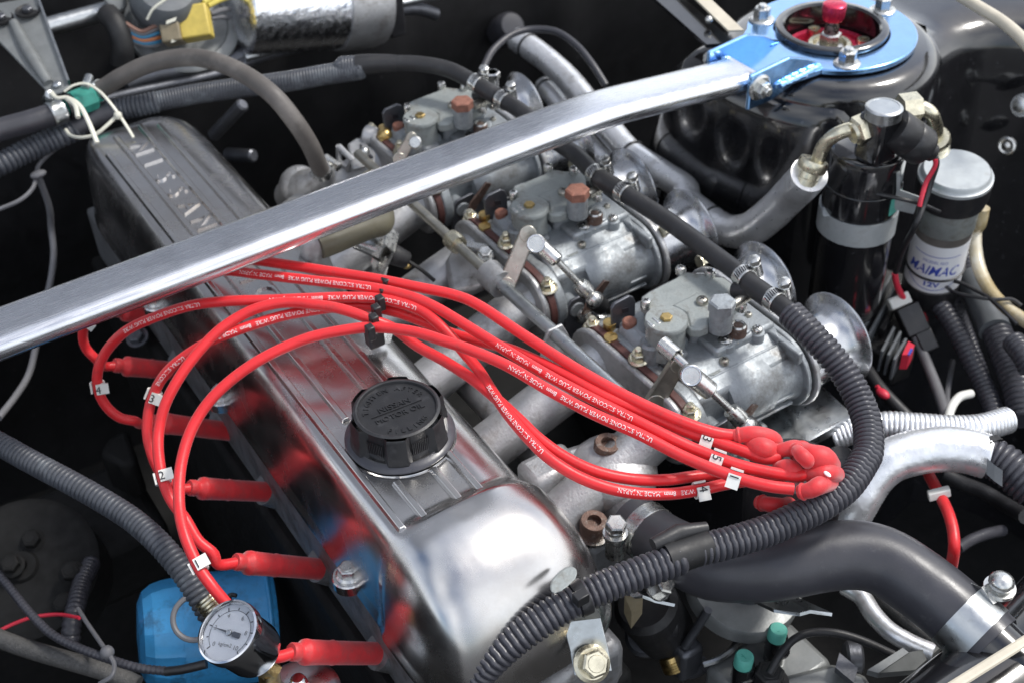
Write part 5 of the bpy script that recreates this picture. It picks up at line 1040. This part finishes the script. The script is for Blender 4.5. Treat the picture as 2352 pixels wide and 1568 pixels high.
t = MB(); t.lathe([(0, .24), (.028, .24), (.033, .235), (.035, .21), (.031, .2), (.031, 0), (0, 0)], T1(420, 1500, -.36), (-.05, .06, 1), 32)
tag(t.build('steering_shaft_boot', 'dull_black', None), 'dark cylindrical rubber boot left of the valve cover', 'boot')
# dipstick-like tubes and firewall bits
for lab_, a, b, r, m_ in (('short grey tube poking out behind the valve cover', T1(1390, 890, -.10), T1(1590, 680, -.055), .0072, 'dark_steel'), ('short dark tube stub low behind the valve cover', T1(1480, 1010, -.17), T1(1660, 1020, -.16), .0078, 'dark_steel')):
    t = MB(); t.cyl(a, b, r, n=18, bev=.002); tag(t.build('tube_stub', m_, None), lab_, 'tube')
wm = thing('wiper_motor', 'wiper motor with a grey mounting disc and foil wrapped drum on the firewall', 'wiper motor', PY(480, 110, 1.30))
Yw = 1.30
wpt = lambda x, y, yy=Yw: PY(*T1(x, y), yy)
mb = MB(); nrm = (V((0, -.55, .83))); mb.lathe([(0, 0), (.060, 0), (.062, .003), (.062, .010), (.058, .013), (.05, .0135), (.048, .011), (0, .011)], wpt(1190, 190, 1.31), nrm, 48); mb.build('mounting_disc', 'grey_steel_paint', wm, 40)
mb = MB(); mb.lathe([(0, 0), (.034, 0), (.038, .01), (.038, .03), (.03, .04), (0, .042)], wpt(1080, 60, 1.30), nrm, 36); mb.build('gear_housing', 'grey_plastic', wm, 40)
mb = MB(); a = wpt(1540, 75, 1.28); b = wpt(2010, 40, 1.28); mb.lathe([(0, 0), (.044, .0), (.0495, .004), (.0505, .08), (.0515, .13)], a, b-a, 44); mb.build('drum', 'foil', wm, 40)
mb = MB(); mb.lathe([(.0515, .119), (.0535, .119), (.0535, .163), (.050, .175), (.03, .186), (0, .188)], a, b-a, 44); mb.build('drum_end', 'cast_aluminium', wm, 40)
def conn(x0, y0, x1, y1, depth, m_, nm, yy):
    mb = MB(); p = wpt((x0+x1)/2, (y0+y1)/2, yy); h = (wpt(x0, (y0+y1)/2, yy)-wpt(x1, (y0+y1)/2, yy)).length; vv = (wpt((x0+x1)/2, y0, yy)-wpt((x0+x1)/2, y1, yy)).length
    rr_ = cam_dir(1, .18, 0); uu_ = cam_dir(-.22, 1, 0); uu_ = (uu_-rr_*uu_.dot(rr_)).normalized(); mb.box(p, (h, vv, depth), Matrix((rr_, uu_, rr_.cross(uu_))).transposed()); return mb.build(nm, m_, wm, 30, .002)
conn(1185, 50, 1370, 255, .022, 'yellow_plastic', 'yellow_connector', 1.255)
conn(1060, 95, 1185, 285, .024, 'tan_plastic', 'tan_connector', 1.262)
mb = MB(); mb.strap([wpt(1085, 150, 1.245), wpt(1150, 125, 1.245)], cam_dir(.2, 1, 0)*.002, .002); mb.strap([wpt(1120, 270, 1.245), wpt(1180, 250, 1.245)], cam_dir(.2, 1, 0)*.002, .002); mb.build('connector_latch', 'zip_tie', wm, 0)
for i, (m_, dy) in enumerate((('wire_brown', -60), ('wire_grey', -30), ('wire_blue', 5), ('wire_orange', 40), ('wire_blue', 70), ('wire_grey', 95))):
    mb = MB(); mb.tube(catmull([wpt(740, 130+dy*.4, 1.29), wpt(820, 190+dy*.6, 1.275), wpt(920, 240+dy*.55, 1.268), wpt(1000, 225+dy*.8, 1.265), wpt(1090, 190+dy*.9, 1.268)], 6), .0023, 8); mb.build('wire', m_, wm)
mb = MB(); mb.tube(catmull([wpt(700, 90, 1.30), wpt(760, 170, 1.28), wpt(800, 300, 1.27), wpt(800, 420, 1.27)], 6), .012, 14); mb.build('harness', 'dull_black', wm)
for i, (x0, y0, x1, y1, m_) in enumerate(((1330, 20, 1420, -30, 'wire_yellow'), (1360, 40, 1500, -20, 'wire_yellow'), (1375, 90, 1500, 60, 'wire_grey'), (1375, 120, 1500, 115, 'wire_grey'), (1230, 40, 1240, -30, 'zip_tie'))):
    mb = MB(); mb.tube([wpt(x0, y0, 1.262), wpt((x0+x1)/2, (y0+y1)/2-6, 1.266), wpt(x1, y1, 1.28)], .003, 8); mb.build('wire', m_, wm)
t = MB(); t.tube(catmull([wpt(960, 130, 1.24), wpt(1000, 60, 1.24), wpt(1080, 0, 1.24), wpt(1120, -30, 1.24)], 6), .0015, 8); tag(t.build('pale_wire', 'zip_tie', None), 'thin pale wire arching over the wiper gear housing', 'wire')
mb = MB(); mb.prism([wpt(640, -60, 1.31), wpt(820, -60, 1.31), wpt(830, 60, 1.30), wpt(770, 105, 1.30), wpt(720, 80, 1.30)], (.01, .03, -.01)); tag(mb.build('duct_corner', 'grey_steel_paint', None, 30, .004), 'pale grey duct corner beside the wiper wires', 'duct')
ol = thing('olive_box', 'olive painted box behind the foil wrapped drum', 'box', wpt(2200, 150, 1.36))
mb = MB(); mb.prism([wpt(2080, -80, 1.352), wpt(2480, -80, 1.352), wpt(2430, 90, 1.352), wpt(2230, 190, 1.352), wpt(2080, 260, 1.352)], (0, -.012, .004)); mb.build('panel', 'olive_paint', ol, 30, .003)
mb = MB(); mb.tube(catmull([wpt(2090, 150, 1.325), wpt(2150, 125, 1.325), wpt(2210, 75, 1.325), wpt(2290, -20, 1.325)], 6), .0038, 10); mb.build('rod', 'dark_steel', ol)
def bar_(label, pts, r, m_, nm='rail', cat='rail', yy=1.27):
    t = MB(); t.tube(catmull([PY(*p, yy) for p in pts], 6), r, 14); return tag(t.build(nm, m_, None), label, cat)
bar_('bright strip rail on the firewall between grey bracket and wiper motor', [T1(270, 190), T1(430, 145), T1(560, 110), T1(720, 65)], .0105, 'bare_steel', yy=1.33)
bar_('glossy black pipe along the firewall under the wiper drum', [T1(1560, 420), T1(1750, 350), T1(2000, 290), T1(2200, 230), T1(2352, 190), T2(150, 140), T2(400, 75), T2(560, 60), T2(680, 95)], .0075, 'dark_steel', 'pipe', 'pipe', 1.262)
bar_('second glossy pipe above it on the firewall with a black clip', [T1(1600, 380), T1(1900, 300), T1(2150, 215), T1(2352, 150), T2(200, 90), T2(420, 30), T2(600, -10), T2(800, -40)], .0048, 'bare_steel', 'pipe', 'pipe', 1.258)
bar_('thin bright pipe along the firewall above the fine ribbed loom', [T1(560, 690), T1(800, 620), T1(1100, 555), T1(1400, 490), T1(1600, 420)], .0048, 'dark_steel', 'pipe', 'pipe', 1.25)
bar_('dull grey pipe behind the arch of the heater hose', [T1(820, 545), T1(1050, 480), T1(1300, 450), T1(1500, 400), T1(1700, 330)], .011, 'dark_steel', 'pipe', 'pipe', 1.27)
t = MB(); t.box(PY(*T2(412, 105), 1.25), (.022, .012, .05)); tag(t.build('pipe_clip', 'black_plastic', None, 30, .003), 'black clip around the glossy firewall pipes', 'clip')
t = MB(); p = PY(*T2(1145, 190), 1.34); t.lathe([(0, .02), (.016, .018), (.020, .012), (.0215, .0), (.0215, -.02)], p, (0, -.8, .6), 32); tag(t.build('firewall_grommet', 'rubber_hose', None), 'round dark rubber grommet on the firewall above the silver hose', 'grommet')
t = MB(); t.tube(catmull([T2(960, 520, -.06), T2(1000, 420, -.055), T2(1060, 320, -.05), T2(1180, 225, -.045), T2(1320, 192, -.045), T2(1470, 210, -.045), T2(1600, 300, -.05), T2(1700, 420, -.06), T2(1790, 560, -.075)], 8), .0039, 12)
tag(t.build('black_cable', 'rubber_hose', None), 'black cable arching over the silver hose behind the strut brace', 'cable')
t = MB(); p = T2(1050, 530, -.0); t.cyl(p+V((0, 0, -.03)), p+V((0, 0, .01)), .006, n=16, bev=.001); t.hexa(p+V((0, 0, .004)), (0, 0, 1), .014, .006); tag(t.build('hose_union', 'zinc_plate', None, 30), 'small bright union standing beside the rear fuel hose clamp', 'fitting')
random.seed(3); 
# rear bell crank bracket
bk = thing('bell_crank', 'grey cast bell crank bracket with triangular windows behind the strut brace', 'bracket', S6(400, 650, -.12))
def s6(x, y, z=-.06): return S6(x, y, z)
mb = MB(); mb.prism([s6(230, 350), s6(370, 255), s6(440, 280), s6(640, 480), s6(630, 640), s6(300, 720), s6(270, 560)], (0, .004, -.004)); mb.build('web', 'cast_aluminium', bk, 30, .002)
mb = MB(); mb.tube([s6(100, 390, -.055), s6(290, 580, -.06), s6(240, 720, -.075), s6(100, 600, -.075), s6(100, 390, -.055)], .0032, 8); mb.build('loop', 'cast_aluminium', bk)
mb = MB(); mb.prism([s6(400, 330, -.0585), s6(600, 540, -.0585), s6(440, 560, -.0585), s6(410, 480, -.0585)], (0, 0, -.001)); mb.build('window', 'print_black', bk, 0)
mb = MB(); mb.ball(s6(470, 470, -.055), .0055); mb.build('ball_stud', 'zinc_plate', bk)
mb = MB(); mb.cyl(s6(480, 240, -.06), s6(690, 270, -.06), .012, .010, 20, .002); mb.build('barrel', 'cast_aluminium', bk)
mb = MB(); mb.ball(s6(770, 240, -.055), .0085); mb.cyl(s6(780, 280, -.06), s6(790, 420, -.075), .006, n=14); mb.build('brass_end', 'brass', bk)
# breather hose crossing under the brace
t = MB(); t.tube(catmull([W4(620, 300, -.006), W4(800, 235, -.006), W4(1000, 150, -.008), W4(1250, 50, -.012), W4(1450, -60, -.02), T2(250, 1180, -.035)], 8), .0105, 20)
tag(t.build('breather_hose', 'olive_rubber', None), 'olive brown breather hose disappearing under the strut brace', 'hose')

# ================================================================== lower left: filter, gauge, looms
of = thing('oil_filter', 'bright blue oil filter with a fluted end low beside the engine', 'oil filter', (.12, .72, -.33))
o0 = PZ(590, 1432, -.255); o1 = PZ(322, 1462, -.235); oa = (o1-o0).normalized(); OL = (o1-o0).length
mb = MB(); mb.lathe([(0, -.012), (.049, -.012), (.0505, -.009), (.0505, -.004), (.0475, 0), (.0475, OL*.62), (.0468, OL*.66)], o0, oa, 48); mb.build('can', 'blue_paint', of, 40)
mb = MB(); mb.lathe([(.0475, OL*.655), (.0462, OL*.69), (.0452, OL*.80), (.0425, OL*.90), (.037, OL*.975), (.028, OL*1.015), (0, OL*1.03)], o0, oa, 14); mb.build('fluted_end', 'blue_paint', of, 20, .0025)
mb = MB(); mb.torus(o0+oa*-.006, oa, .0505, .0022, 48, 8); mb.build('rim', 'blue_paint', of)
gg = thing('pressure_gauge', 'round white faced fuel pressure gauge with bright rim and brass stem', 'gauge', PZ(600, 1560, -.2))
g0 = PZ(527, 1452, -.055); gn = cam_dir(-.545*sin(.68), .84*sin(.68), cos(.68)); GR = 77*mpp(g0)
mb = MB(); mb.lathe([(.0, -.034), (GR*.86, -.034), (GR*.9, -.03), (GR*.92, -.006), (GR*1.0, -.005), (GR*1.015, 0), (GR*.99, .003), (GR*.93, .0035), (GR*.885, .0015), (GR*.875, -.002)], g0, gn, 64); mb.build('case', 'chrome', gg, 40)
mb = MB(); mb.lathe([(GR*.9, -.002), (0, -.002)], g0, gn, 64); mb.build('dial', 'dial_white', gg, 40)
gu = cam_dir(.06, 1, 0); gu = (gu-gn*gu.dot(gn)).normalized(); gr_ = gu.cross(gn)
mb = MB()
for k in range(11):
    a = radians(225-27*k); d = gr_*cos(a)+gu*sin(a); e = gn.cross(d); l0, l1 = (.70, .82) if k % 2 == 0 else (.72, .79)
    mb.prism([g0-gn*.0018+d*GR*l0-e*.0003, g0-gn*.0018+d*GR*l1-e*.0003, g0-gn*.0018+d*GR*l1+e*.0003, g0-gn*.0018+d*GR*l0+e*.0003], gn*.0002)
for k in range(40):
    a0, a1 = radians(225-270*k/40), radians(225-270*(k+1)/40)
    mb.add([g0-gn*.0017+(gr_*cos(a)+gu*sin(a))*GR*f for a in (a0, a1) for f in (.69, .705)], [(0, 1, 3, 2)])
mb.build('scale', 'print_black', gg, 0)
for k, tx in ((0, '0'), (2, '2'), (4, '4'), (6, '6'), (8, '8'), (10, '10')):
    a = radians(225-27*k); d = gr_*cos(a)+gu*sin(a); letters('numeral', tx, .0042, g0-gn*.0016+d*GR*.56-gu*.0015, gr_, gu, 'wire_grey', gg)
letters('numeral', 'kg/cm2', .0036, g0-gn*.0016-gu*GR*.42, gr_, gu, 'wire_grey', gg)
nd = -gr_*.995+gu*.12; ne = gn.cross(nd); mb = MB(); mb.prism([g0-gn*.0008+nd*GR*.72, g0-gn*.0008+ne*.0006+nd*.004, g0-gn*.0008-nd*GR*.12+ne*.0008, g0-gn*.0008-nd*GR*.14+ne*.0018, g0-gn*.0008-nd*GR*.42+ne*.0018, g0-gn*.0008-nd*GR*.42-ne*.0018, g0-gn*.0008-nd*GR*.14-ne*.0018, g0-gn*.0008-nd*GR*.12-ne*.0008, g0-gn*.0008-ne*.0006+nd*.004], gn*.0003); mb.build('needle', 'dark_steel', gg, 0)
mb = MB(); mb.lathe([(0, -.001), (.0022, -.001), (.0018, .0006), (0, .0008)], g0, gn, 20); mb.build('hub', 'zinc_plate', gg)
mb = MB(); mb.lathe([(0, -.002), (GR*.9, -.002), (GR*.9, 0.0008), (GR*.5, .0014), (0, .0018)], g0+gn*.0004, gn, 48); mb.build('lens', 'glass', gg, 60)
gs = g0-gn*.032; mb = MB(); mb.hexa(gs-gn*.014+cam_dir(.5, -1, 0)*.01, gn, .014, .016); mb.cyl(gs+cam_dir(.5, -1, 0)*.01-gn*.01, PZ(625, 1600, -.15), .0075, n=16); mb.build('stem', 'brass', gg, 25)
rg = thing('pressure_regulator', 'round grey fuel pressure regulator with a bright stud beside the gauge', 'regulator', PZ(690, 1580, -.2))
rp_ = T7(1960, 1600, -.125); mb = MB(); mb.lathe([(0, .0), (.012, 0), (.024, -.002), (.0275, -.005), (.028, -.009), (.025, -.011), (.025, -.03), (0, -.03)], rp_, (0, 0, 1), 40); mb.build('body', 'bare_steel', rg, 40)
mb = MB(); mb.cyl(rp_, rp_+V((0, 0, .012)), .005, n=18, bev=.001); mb.hexa(rp_, (0, 0, 1), .013, .006); mb.build('stud', 'chrome', rg, 30)
loom('long dark ribbed loom slanting down to the gauge on the left', [T7(-120, -60, -.055), T7(60, 40, -.055), T7(250, 145, -.056), T7(450, 250, -.058), T7(680, 380, -.062), T7(880, 510, -.066), T7(1050, 665, -.07), T7(1190, 830, -.078), T7(1290, 980, -.088), T7(1380, 1130, -.1)], .0090, .0040, 'loom_dusty', depth=.15)
t = MB(); t.spring(T7(1350, 1000, -.08), T7(1440, 1120, -.09), .0095, .0012, 6, 14); tag(t.build('coil_sleeve', 'yellow_zinc', None), 'pale coiled sleeve between the dark loom and the gauge', 'spring')
t = MB(); t.torus(T7(1275, 1140, -.16), cam_dir(.1, .3, 1), .0165, .0022, 32, 8); tag(t.build('wire_loop', 'wire_grey', None), 'small dark wire loop in front of the blue filter', 'wire loop')
t = MB(); t.tube(catmull([T7(1490, 1010, -.17), T7(1510, 990, -.17), T7(1545, 995, -.17)], 5), .0018, 8); t.tube(catmull([T7(1500, 1000, -.17), T7(1500, 1040, -.175)], 5), .0018, 8); tag(t.build('hook_wire', 'black_plastic', None), 'tiny black hooked wire against the blue filter', 'wire')
loom('thin ribbed black loom along the lower left towards the blue filter', [T7(-60, 800, -.20), T7(60, 940, -.20), T7(180, 1090, -.20), T7(330, 1240, -.20), T7(500, 1330, -.20), T7(700, 1405, -.20), T7(900, 1465, -.20), T7(1120, 1490, -.20)], .0036, .0040, 'loom_plastic')
t = MB(); t.tube(catmull([T7(1080, 1490, -.20), T7(1200, 1475, -.198), T7(1350, 1440, -.195)], 6), .0036, 10)
tag(t.build('black_wire', 'black_plastic', None), 'smooth black wire leaving the thin loom under the gauge', 'wire')
t = MB(); t.tube(catmull([T7(-80, 1240, -.22), T7(60, 1300, -.22), T7(240, 1360, -.22), T7(450, 1420, -.22), T7(720, 1500, -.225), T7(900, 1580, -.23)], 8), .0074, 16); t2 = t
tag(t.build('braided_hose', 'braided', None), 'braided dark hose along the bottom left corner', 'hose')
t = MB(); t.tube(catmull([T7(-40, 1240, -.24), T7(100, 1175, -.24), T7(220, 1135, -.24), T7(380, 1118, -.24), T7(520, 1140, -.228)], 8), .0016, 8); tag(t.build('pink_wire', 'wire_red', None), 'thin pinkish red wire on the dark lower left', 'wire')
t = MB(); t.tube(catmull([T7(510, 1080, -.215), T7(580, 1190, -.205), T7(690, 1350, -.19), T7(745, 1440, -.19), T7(730, 1520, -.19), T7(650, 1570, -.195)], 8), .0018, 8); t.ball(T7(700, 1365, -.188), .0055); tag(t.build('grey_tube', 'wire_grey', None), 'thin grey tube with a knot looping over the braided hose', 'tube')
loom('upright ribbed loom standing in the dark left of the blue filter', [T7(600, 780, -.30), T7(540, 900, -.29), T7(500, 1050, -.28), T7(470, 1180, -.28), T7(460, 1300, -.29)], .0085, .0055, 'loom_plastic')
sb_ = thing('steering_box', 'black casting with round cover and bolts in the dark lower left', 'steering box', T7(250, 1000, -.42))
mb = MB(); mb.lathe([(0, 0), (.07, 0), (.07, .05), (.062, .056), (.016, .056), (.014, .06), (.006, .06), (.006, .052), (0, .052)], T7(260, 920, -.35), (-.15, -.35, .9), 40); mb.build('cover', 'pitch_black', sb_, 40)
for x, y in ((215, 640), (80, 800), (470, 850), (420, 1060)):
    bolt(sb_, T7(x, y, -.29), (-.15, -.35, .9), .015, .008, 'pitch_black', .012)
mb = MB(); mb.box(T7(600, 650, -.38), (.14, .12, .08)); mb.build('body', 'pitch_black', sb_, 30, .012)
t = MB(); t.prism([T4(700, 1420, -.27), T4(830, 1350, -.27), T4(900, 1568, -.27), T7(800, 150, -.27), T7(640, 60, -.27)], (0, 0, -.05)); tag(t.build('mount_lug', 'oily_black', None, 30, .006), 'dark engine mount lug behind the red boots', 'mount')
for x, y, z in ((760, 180, -.2), (900, 770, -.16)):
    t = MB(); t.hexa(T4(x, y, z), (-.3, -.3, 1), .014, .009); t.lathe([(0, 0), (.011, 0), (.011, .002), (0, .002)], T4(x, y, z), (-.3, -.3, 1), 20)
    tag(t.build('stud_nut', 'dark_steel', None, 30), 'dull stud nut on the head under the strut brace' if y < 500 else 'dull stud nut on the head between the red boots', 'nut')

# ================================================================== lower right: compressor, pulley, radiator
ac = thing('compressor', 'dark grey compressor with two green capped service valves', 'compressor', PZ(1750, 1560, -.36))
mb = MB(); mb.prism([E7(1020, 1260, -.228), E7(1250, 1140, -.228), E7(1480, 940, -.228), E7(1640, 880, -.228), E7(1850, 800, -.228), E7(2300, 1230, -.228), E7(1900, 1500, -.228), E7(1300, 1560, -.228)], (0, 0, -.10)); mb.build('body', 'grey_steel_paint', ac, 30, .006)
mb = MB(); mb.tube(catmull([E7(1010, 1250, -.221), E7(1160, 1200, -.219), E7(1290, 1110, -.219), E7(1340, 1040, -.219), E7(1480, 930, -.219), E7(1640, 880, -.219)], 6), .0028, 8); mb.build('gasket_lip', 'bare_steel', ac)
for x, y, z in ((1750, 900, -.19), (1420, 1165, -.19)):
    p = E7(x, y, z); mb = MB(); mb.lathe([(0, 0), (.0062, 0), (.0072, -.0012), (.0072, -.011), (0, -.011)], p, (.1, 0, 1), 24); mb.build('green_cap', 'green_cap', ac, 40)
    letters('cap_letter', 'L' if x > 1500 else 'H', .008, p+V((-.003, -.002, .0003)), cam_dir(1, 0, 0).cross(V((0, 0, 1))).cross(V((0, 0, 1)))*-1, V((0, 1, 0)), 'green_plastic', ac)
    mb = MB(); mb.cyl(p+V((0, 0, -.06)), p+V((0, 0, -.011)), .0085, n=20); mb.torus(p+V((.002, 0, -.022)), (0, 0, 1), .0085, .0016, 24, 6); mb.torus(p+V((.002, 0, -.028)), (0, 0, 1), .0085, .0016, 24, 6); mb.build('service_valve', 'black_paint', ac)
mb = MB(); mb.prism([T9(520, 1575, -.225), T9(1100, 1420, -.225), T9(1330, 1500, -.225), T9(1420, 1700, -.225), T9(700, 1800, -.225)], (0, 0, -.06)); mb.build('front_head', 'grey_steel_paint', ac, 30, .006)
mb = MB(); mb.cyl(T9(1180, 1400, -.225), T9(1290, 1400, -.225), .013, n=20, bev=.002); mb.strap([T9(1130, 1430, -.215), T9(1250, 1530, -.215)], (.006, .004, 0), .006); mb.build('lug', 'dark_steel', ac)
bolt(ac, T9(680, 1560, -.22), (0, 0, 1), .02, .012, 'dull_black', .016)
t = MB(); t.tube(catmull([T9(690, 1500, -.20), T9(760, 1380, -.19), T9(850, 1280, -.185), T9(970, 1235, -.185), T9(1130, 1240, -.185), T9(1300, 1290, -.19), T9(1500, 1380, -.2)], 8), .0032, 10); tag(t.build('thin_hose', 'rubber', None), 'thin black hose arching over the compressor', 'hose')
pu = thing('fan_pulley', 'grey pulley rim showing under the radiator hose', 'pulley', E7(1350, 500, -.24))
mb = MB(); mb.lathe([(.02, 0), (.044, 0), (.046, -.003), (.046, -.016), (.042, -.018)], E7(1430, 430, -.185), (0, -.25, .97), 56); mb.build('rim', 'grey_steel_paint', pu, 40)
mb = MB(); mb.lathe([(0, .006), (.02, .006), (.022, -.004)], E7(1430, 430, -.185), (0, -.25, .97), 40); mb.build('hub', 'dark_steel', pu)
t = thing('solenoid', 'dark blue black solenoid body with brass threaded end below the cover', 'solenoid', E7(600, 1100, -.34))
mb = MB(); mb.cyl(E7(430, 640, -.18), E7(660, 960, -.24), .026, .024, 28, .005); mb.build('case', 'dull_black', t)
mb = MB(); mb.cyl(E7(600, 860, -.2), E7(740, 820, -.2), .012, n=20, bev=.003); mb.build('terminal', 'black_plastic', t)
mb = MB(); mb.spring(E7(690, 1160, -.24), E7(740, 1300, -.25), .0085, .002, 6, 12); mb.cyl(E7(690, 1160, -.24), E7(740, 1310, -.25), .0082, n=16); mb.build('threaded_stud', 'brass', t)
mb = MB(); mb.box(E7(830, 1170, -.24), (.022, .022, .035)); mb.build('clevis', 'dark_steel', t, 30, .004)
mb = MB(); mb.cyl(E7(450, 1000, -.25), E7(430, 980, -.235), .016, n=20, bev=.003); mb.build('bolt_head', 'dark_steel', t)
t = MB(); t.tube([E7(830, 1080, -.22), E7(960, 880, -.2), E7(1060, 720, -.18)], .0035, 10); tag(t.build('tension_rod', 'dark_steel', None), 'thin dark rod rising towards the pulley', 'rod')
t = MB(); t.tube(catmull([E7(760, 1290, -.255), E7(900, 1310, -.26), E7(1020, 1250, -.25)], 6), .007, 14); tag(t.build('curved_pipe', 'dark_steel', None), 'short curved dark pipe below the threaded stud', 'pipe')
t = MB(); t.strap([E7(215, 530, -.125), E7(300, 515, -.12), E7(420, 560, -.125), E7(610, 600, -.13)], (.0, .014, -.006), .0022); tag(t.build('steel_tab', 'bare_steel', None, 0), 'bent bright steel tab under the ribbed conduit', 'bracket')
bt = MB(); p = E7(555, 500, -.115); bt.hexa(p, (.3, -.5, .8), .0145, .012); bt.lathe([(0, 0), (.0105, 0), (.0105, .002), (0, .002)], p, (.3, -.5, .8), 22); tag(bt.build('tab_bolt', 'zinc_plate', None, 30), 'bright hex bolt above the bent steel tab', 'bolt')
t = MB(); t.prism([E7(240, 580, -.135), E7(420, 590, -.135), E7(310, 740, -.15)], (0, 0, -.02)); tag(t.build('gusset_plate', 'tan_plastic', None, 0), 'brownish triangular plate under the bent steel tab', 'plate')
t = MB(); t.strap([E7(1550, 655, -.155), E7(1800, 690, -.152), E7(1900, 662, -.15), E7(2110, 690, -.15)], (.0, .016, -.008), .0025); tag(t.build('pulley_bracket', 'bare_steel', None, 0), 'bright edged flat bracket under the radiator hose', 'bracket')
wrap_hose('grey braided insulated hose in the dark under the radiator hose', [T9(1180, 930, -.2), T9(1290, 1000, -.2), T9(1370, 1120, -.2), T9(1480, 1230, -.2), T9(1620, 1310, -.2), T9(1760, 1370, -.2)], .0072)
wrap_hose('darker braided hose beside the grey insulated hose', [T9(1400, 1000, -.23), T9(1500, 1080, -.23), T9(1620, 1180, -.23), T9(1780, 1300, -.23)], .0055, m='braided')
ra = thing('radiator', 'glossy black radiator top tank with a bright rim at the front of the bay', 'radiator', T9(2200, 1500, -.4))
mb = MB(); mb.cyl(rq[-6], rq[-1]+(rq[-1]-rq[-4]).normalized()*.04, .0222, n=36); mb.build('inlet_neck', 'black_paint', ra)
mb = MB(); mb.tube(catmull([T9(1700, 2010, -.15), T9(1960, 1805, -.15), T9(2290, 1545, -.15), T9(2490, 1330, -.15), T9(2700, 1100, -.15)], 6), .043, 48); mb.build('top_tank', 'black_paint', ra, 50)
sw = MB(); sw.strap([T9(2480, 1215, -.085), T9(1850, 1610, -.085)], (.0026, -.0038, 0), .004); tag(sw.build('support_rail', 'cream_paint', None, 0, .002), 'pale painted rail across the radiator support', 'rail')
t = MB(); t.prism([T9(1330, 1480, -.19), T9(1560, 1335, -.19), T9(1600, 1365, -.19), T9(1400, 1500, -.19)], (0, 0, -.006)); t.prism([T9(1400, 1500, -.191), T9(1600, 1365, -.191), T9(1820, 1320, -.2), T9(1640, 1480, -.2)], (0, 0, -.006)); tag(t.build('shroud_flange', 'grey_steel_paint', None, 30), 'folded grey flange between compressor and radiator', 'flange')
t = MB(); t.tube(catmull([G3(1400, 580, -.26), G3(1600, 680, -.26), G3(1850, 780, -.255), G3(2050, 900, -.25), G3(2330, 1060, -.228)], 6), .007, 12); tag(t.build('dark_pipe', 'rubber', None), 'dark pipe slanting behind the coil lead', 'pipe')
t = MB(); t.tube(catmull([G3(1540, 1430, -.23), G3(1700, 1330, -.235), G3(1880, 1260, -.24), G3(2060, 1220, -.25)], 6), .005, 10); tag(t.build('dark_cable', 'rubber_hose', None), 'dark cable rising to the right from the foot of the coil lead', 'cable')
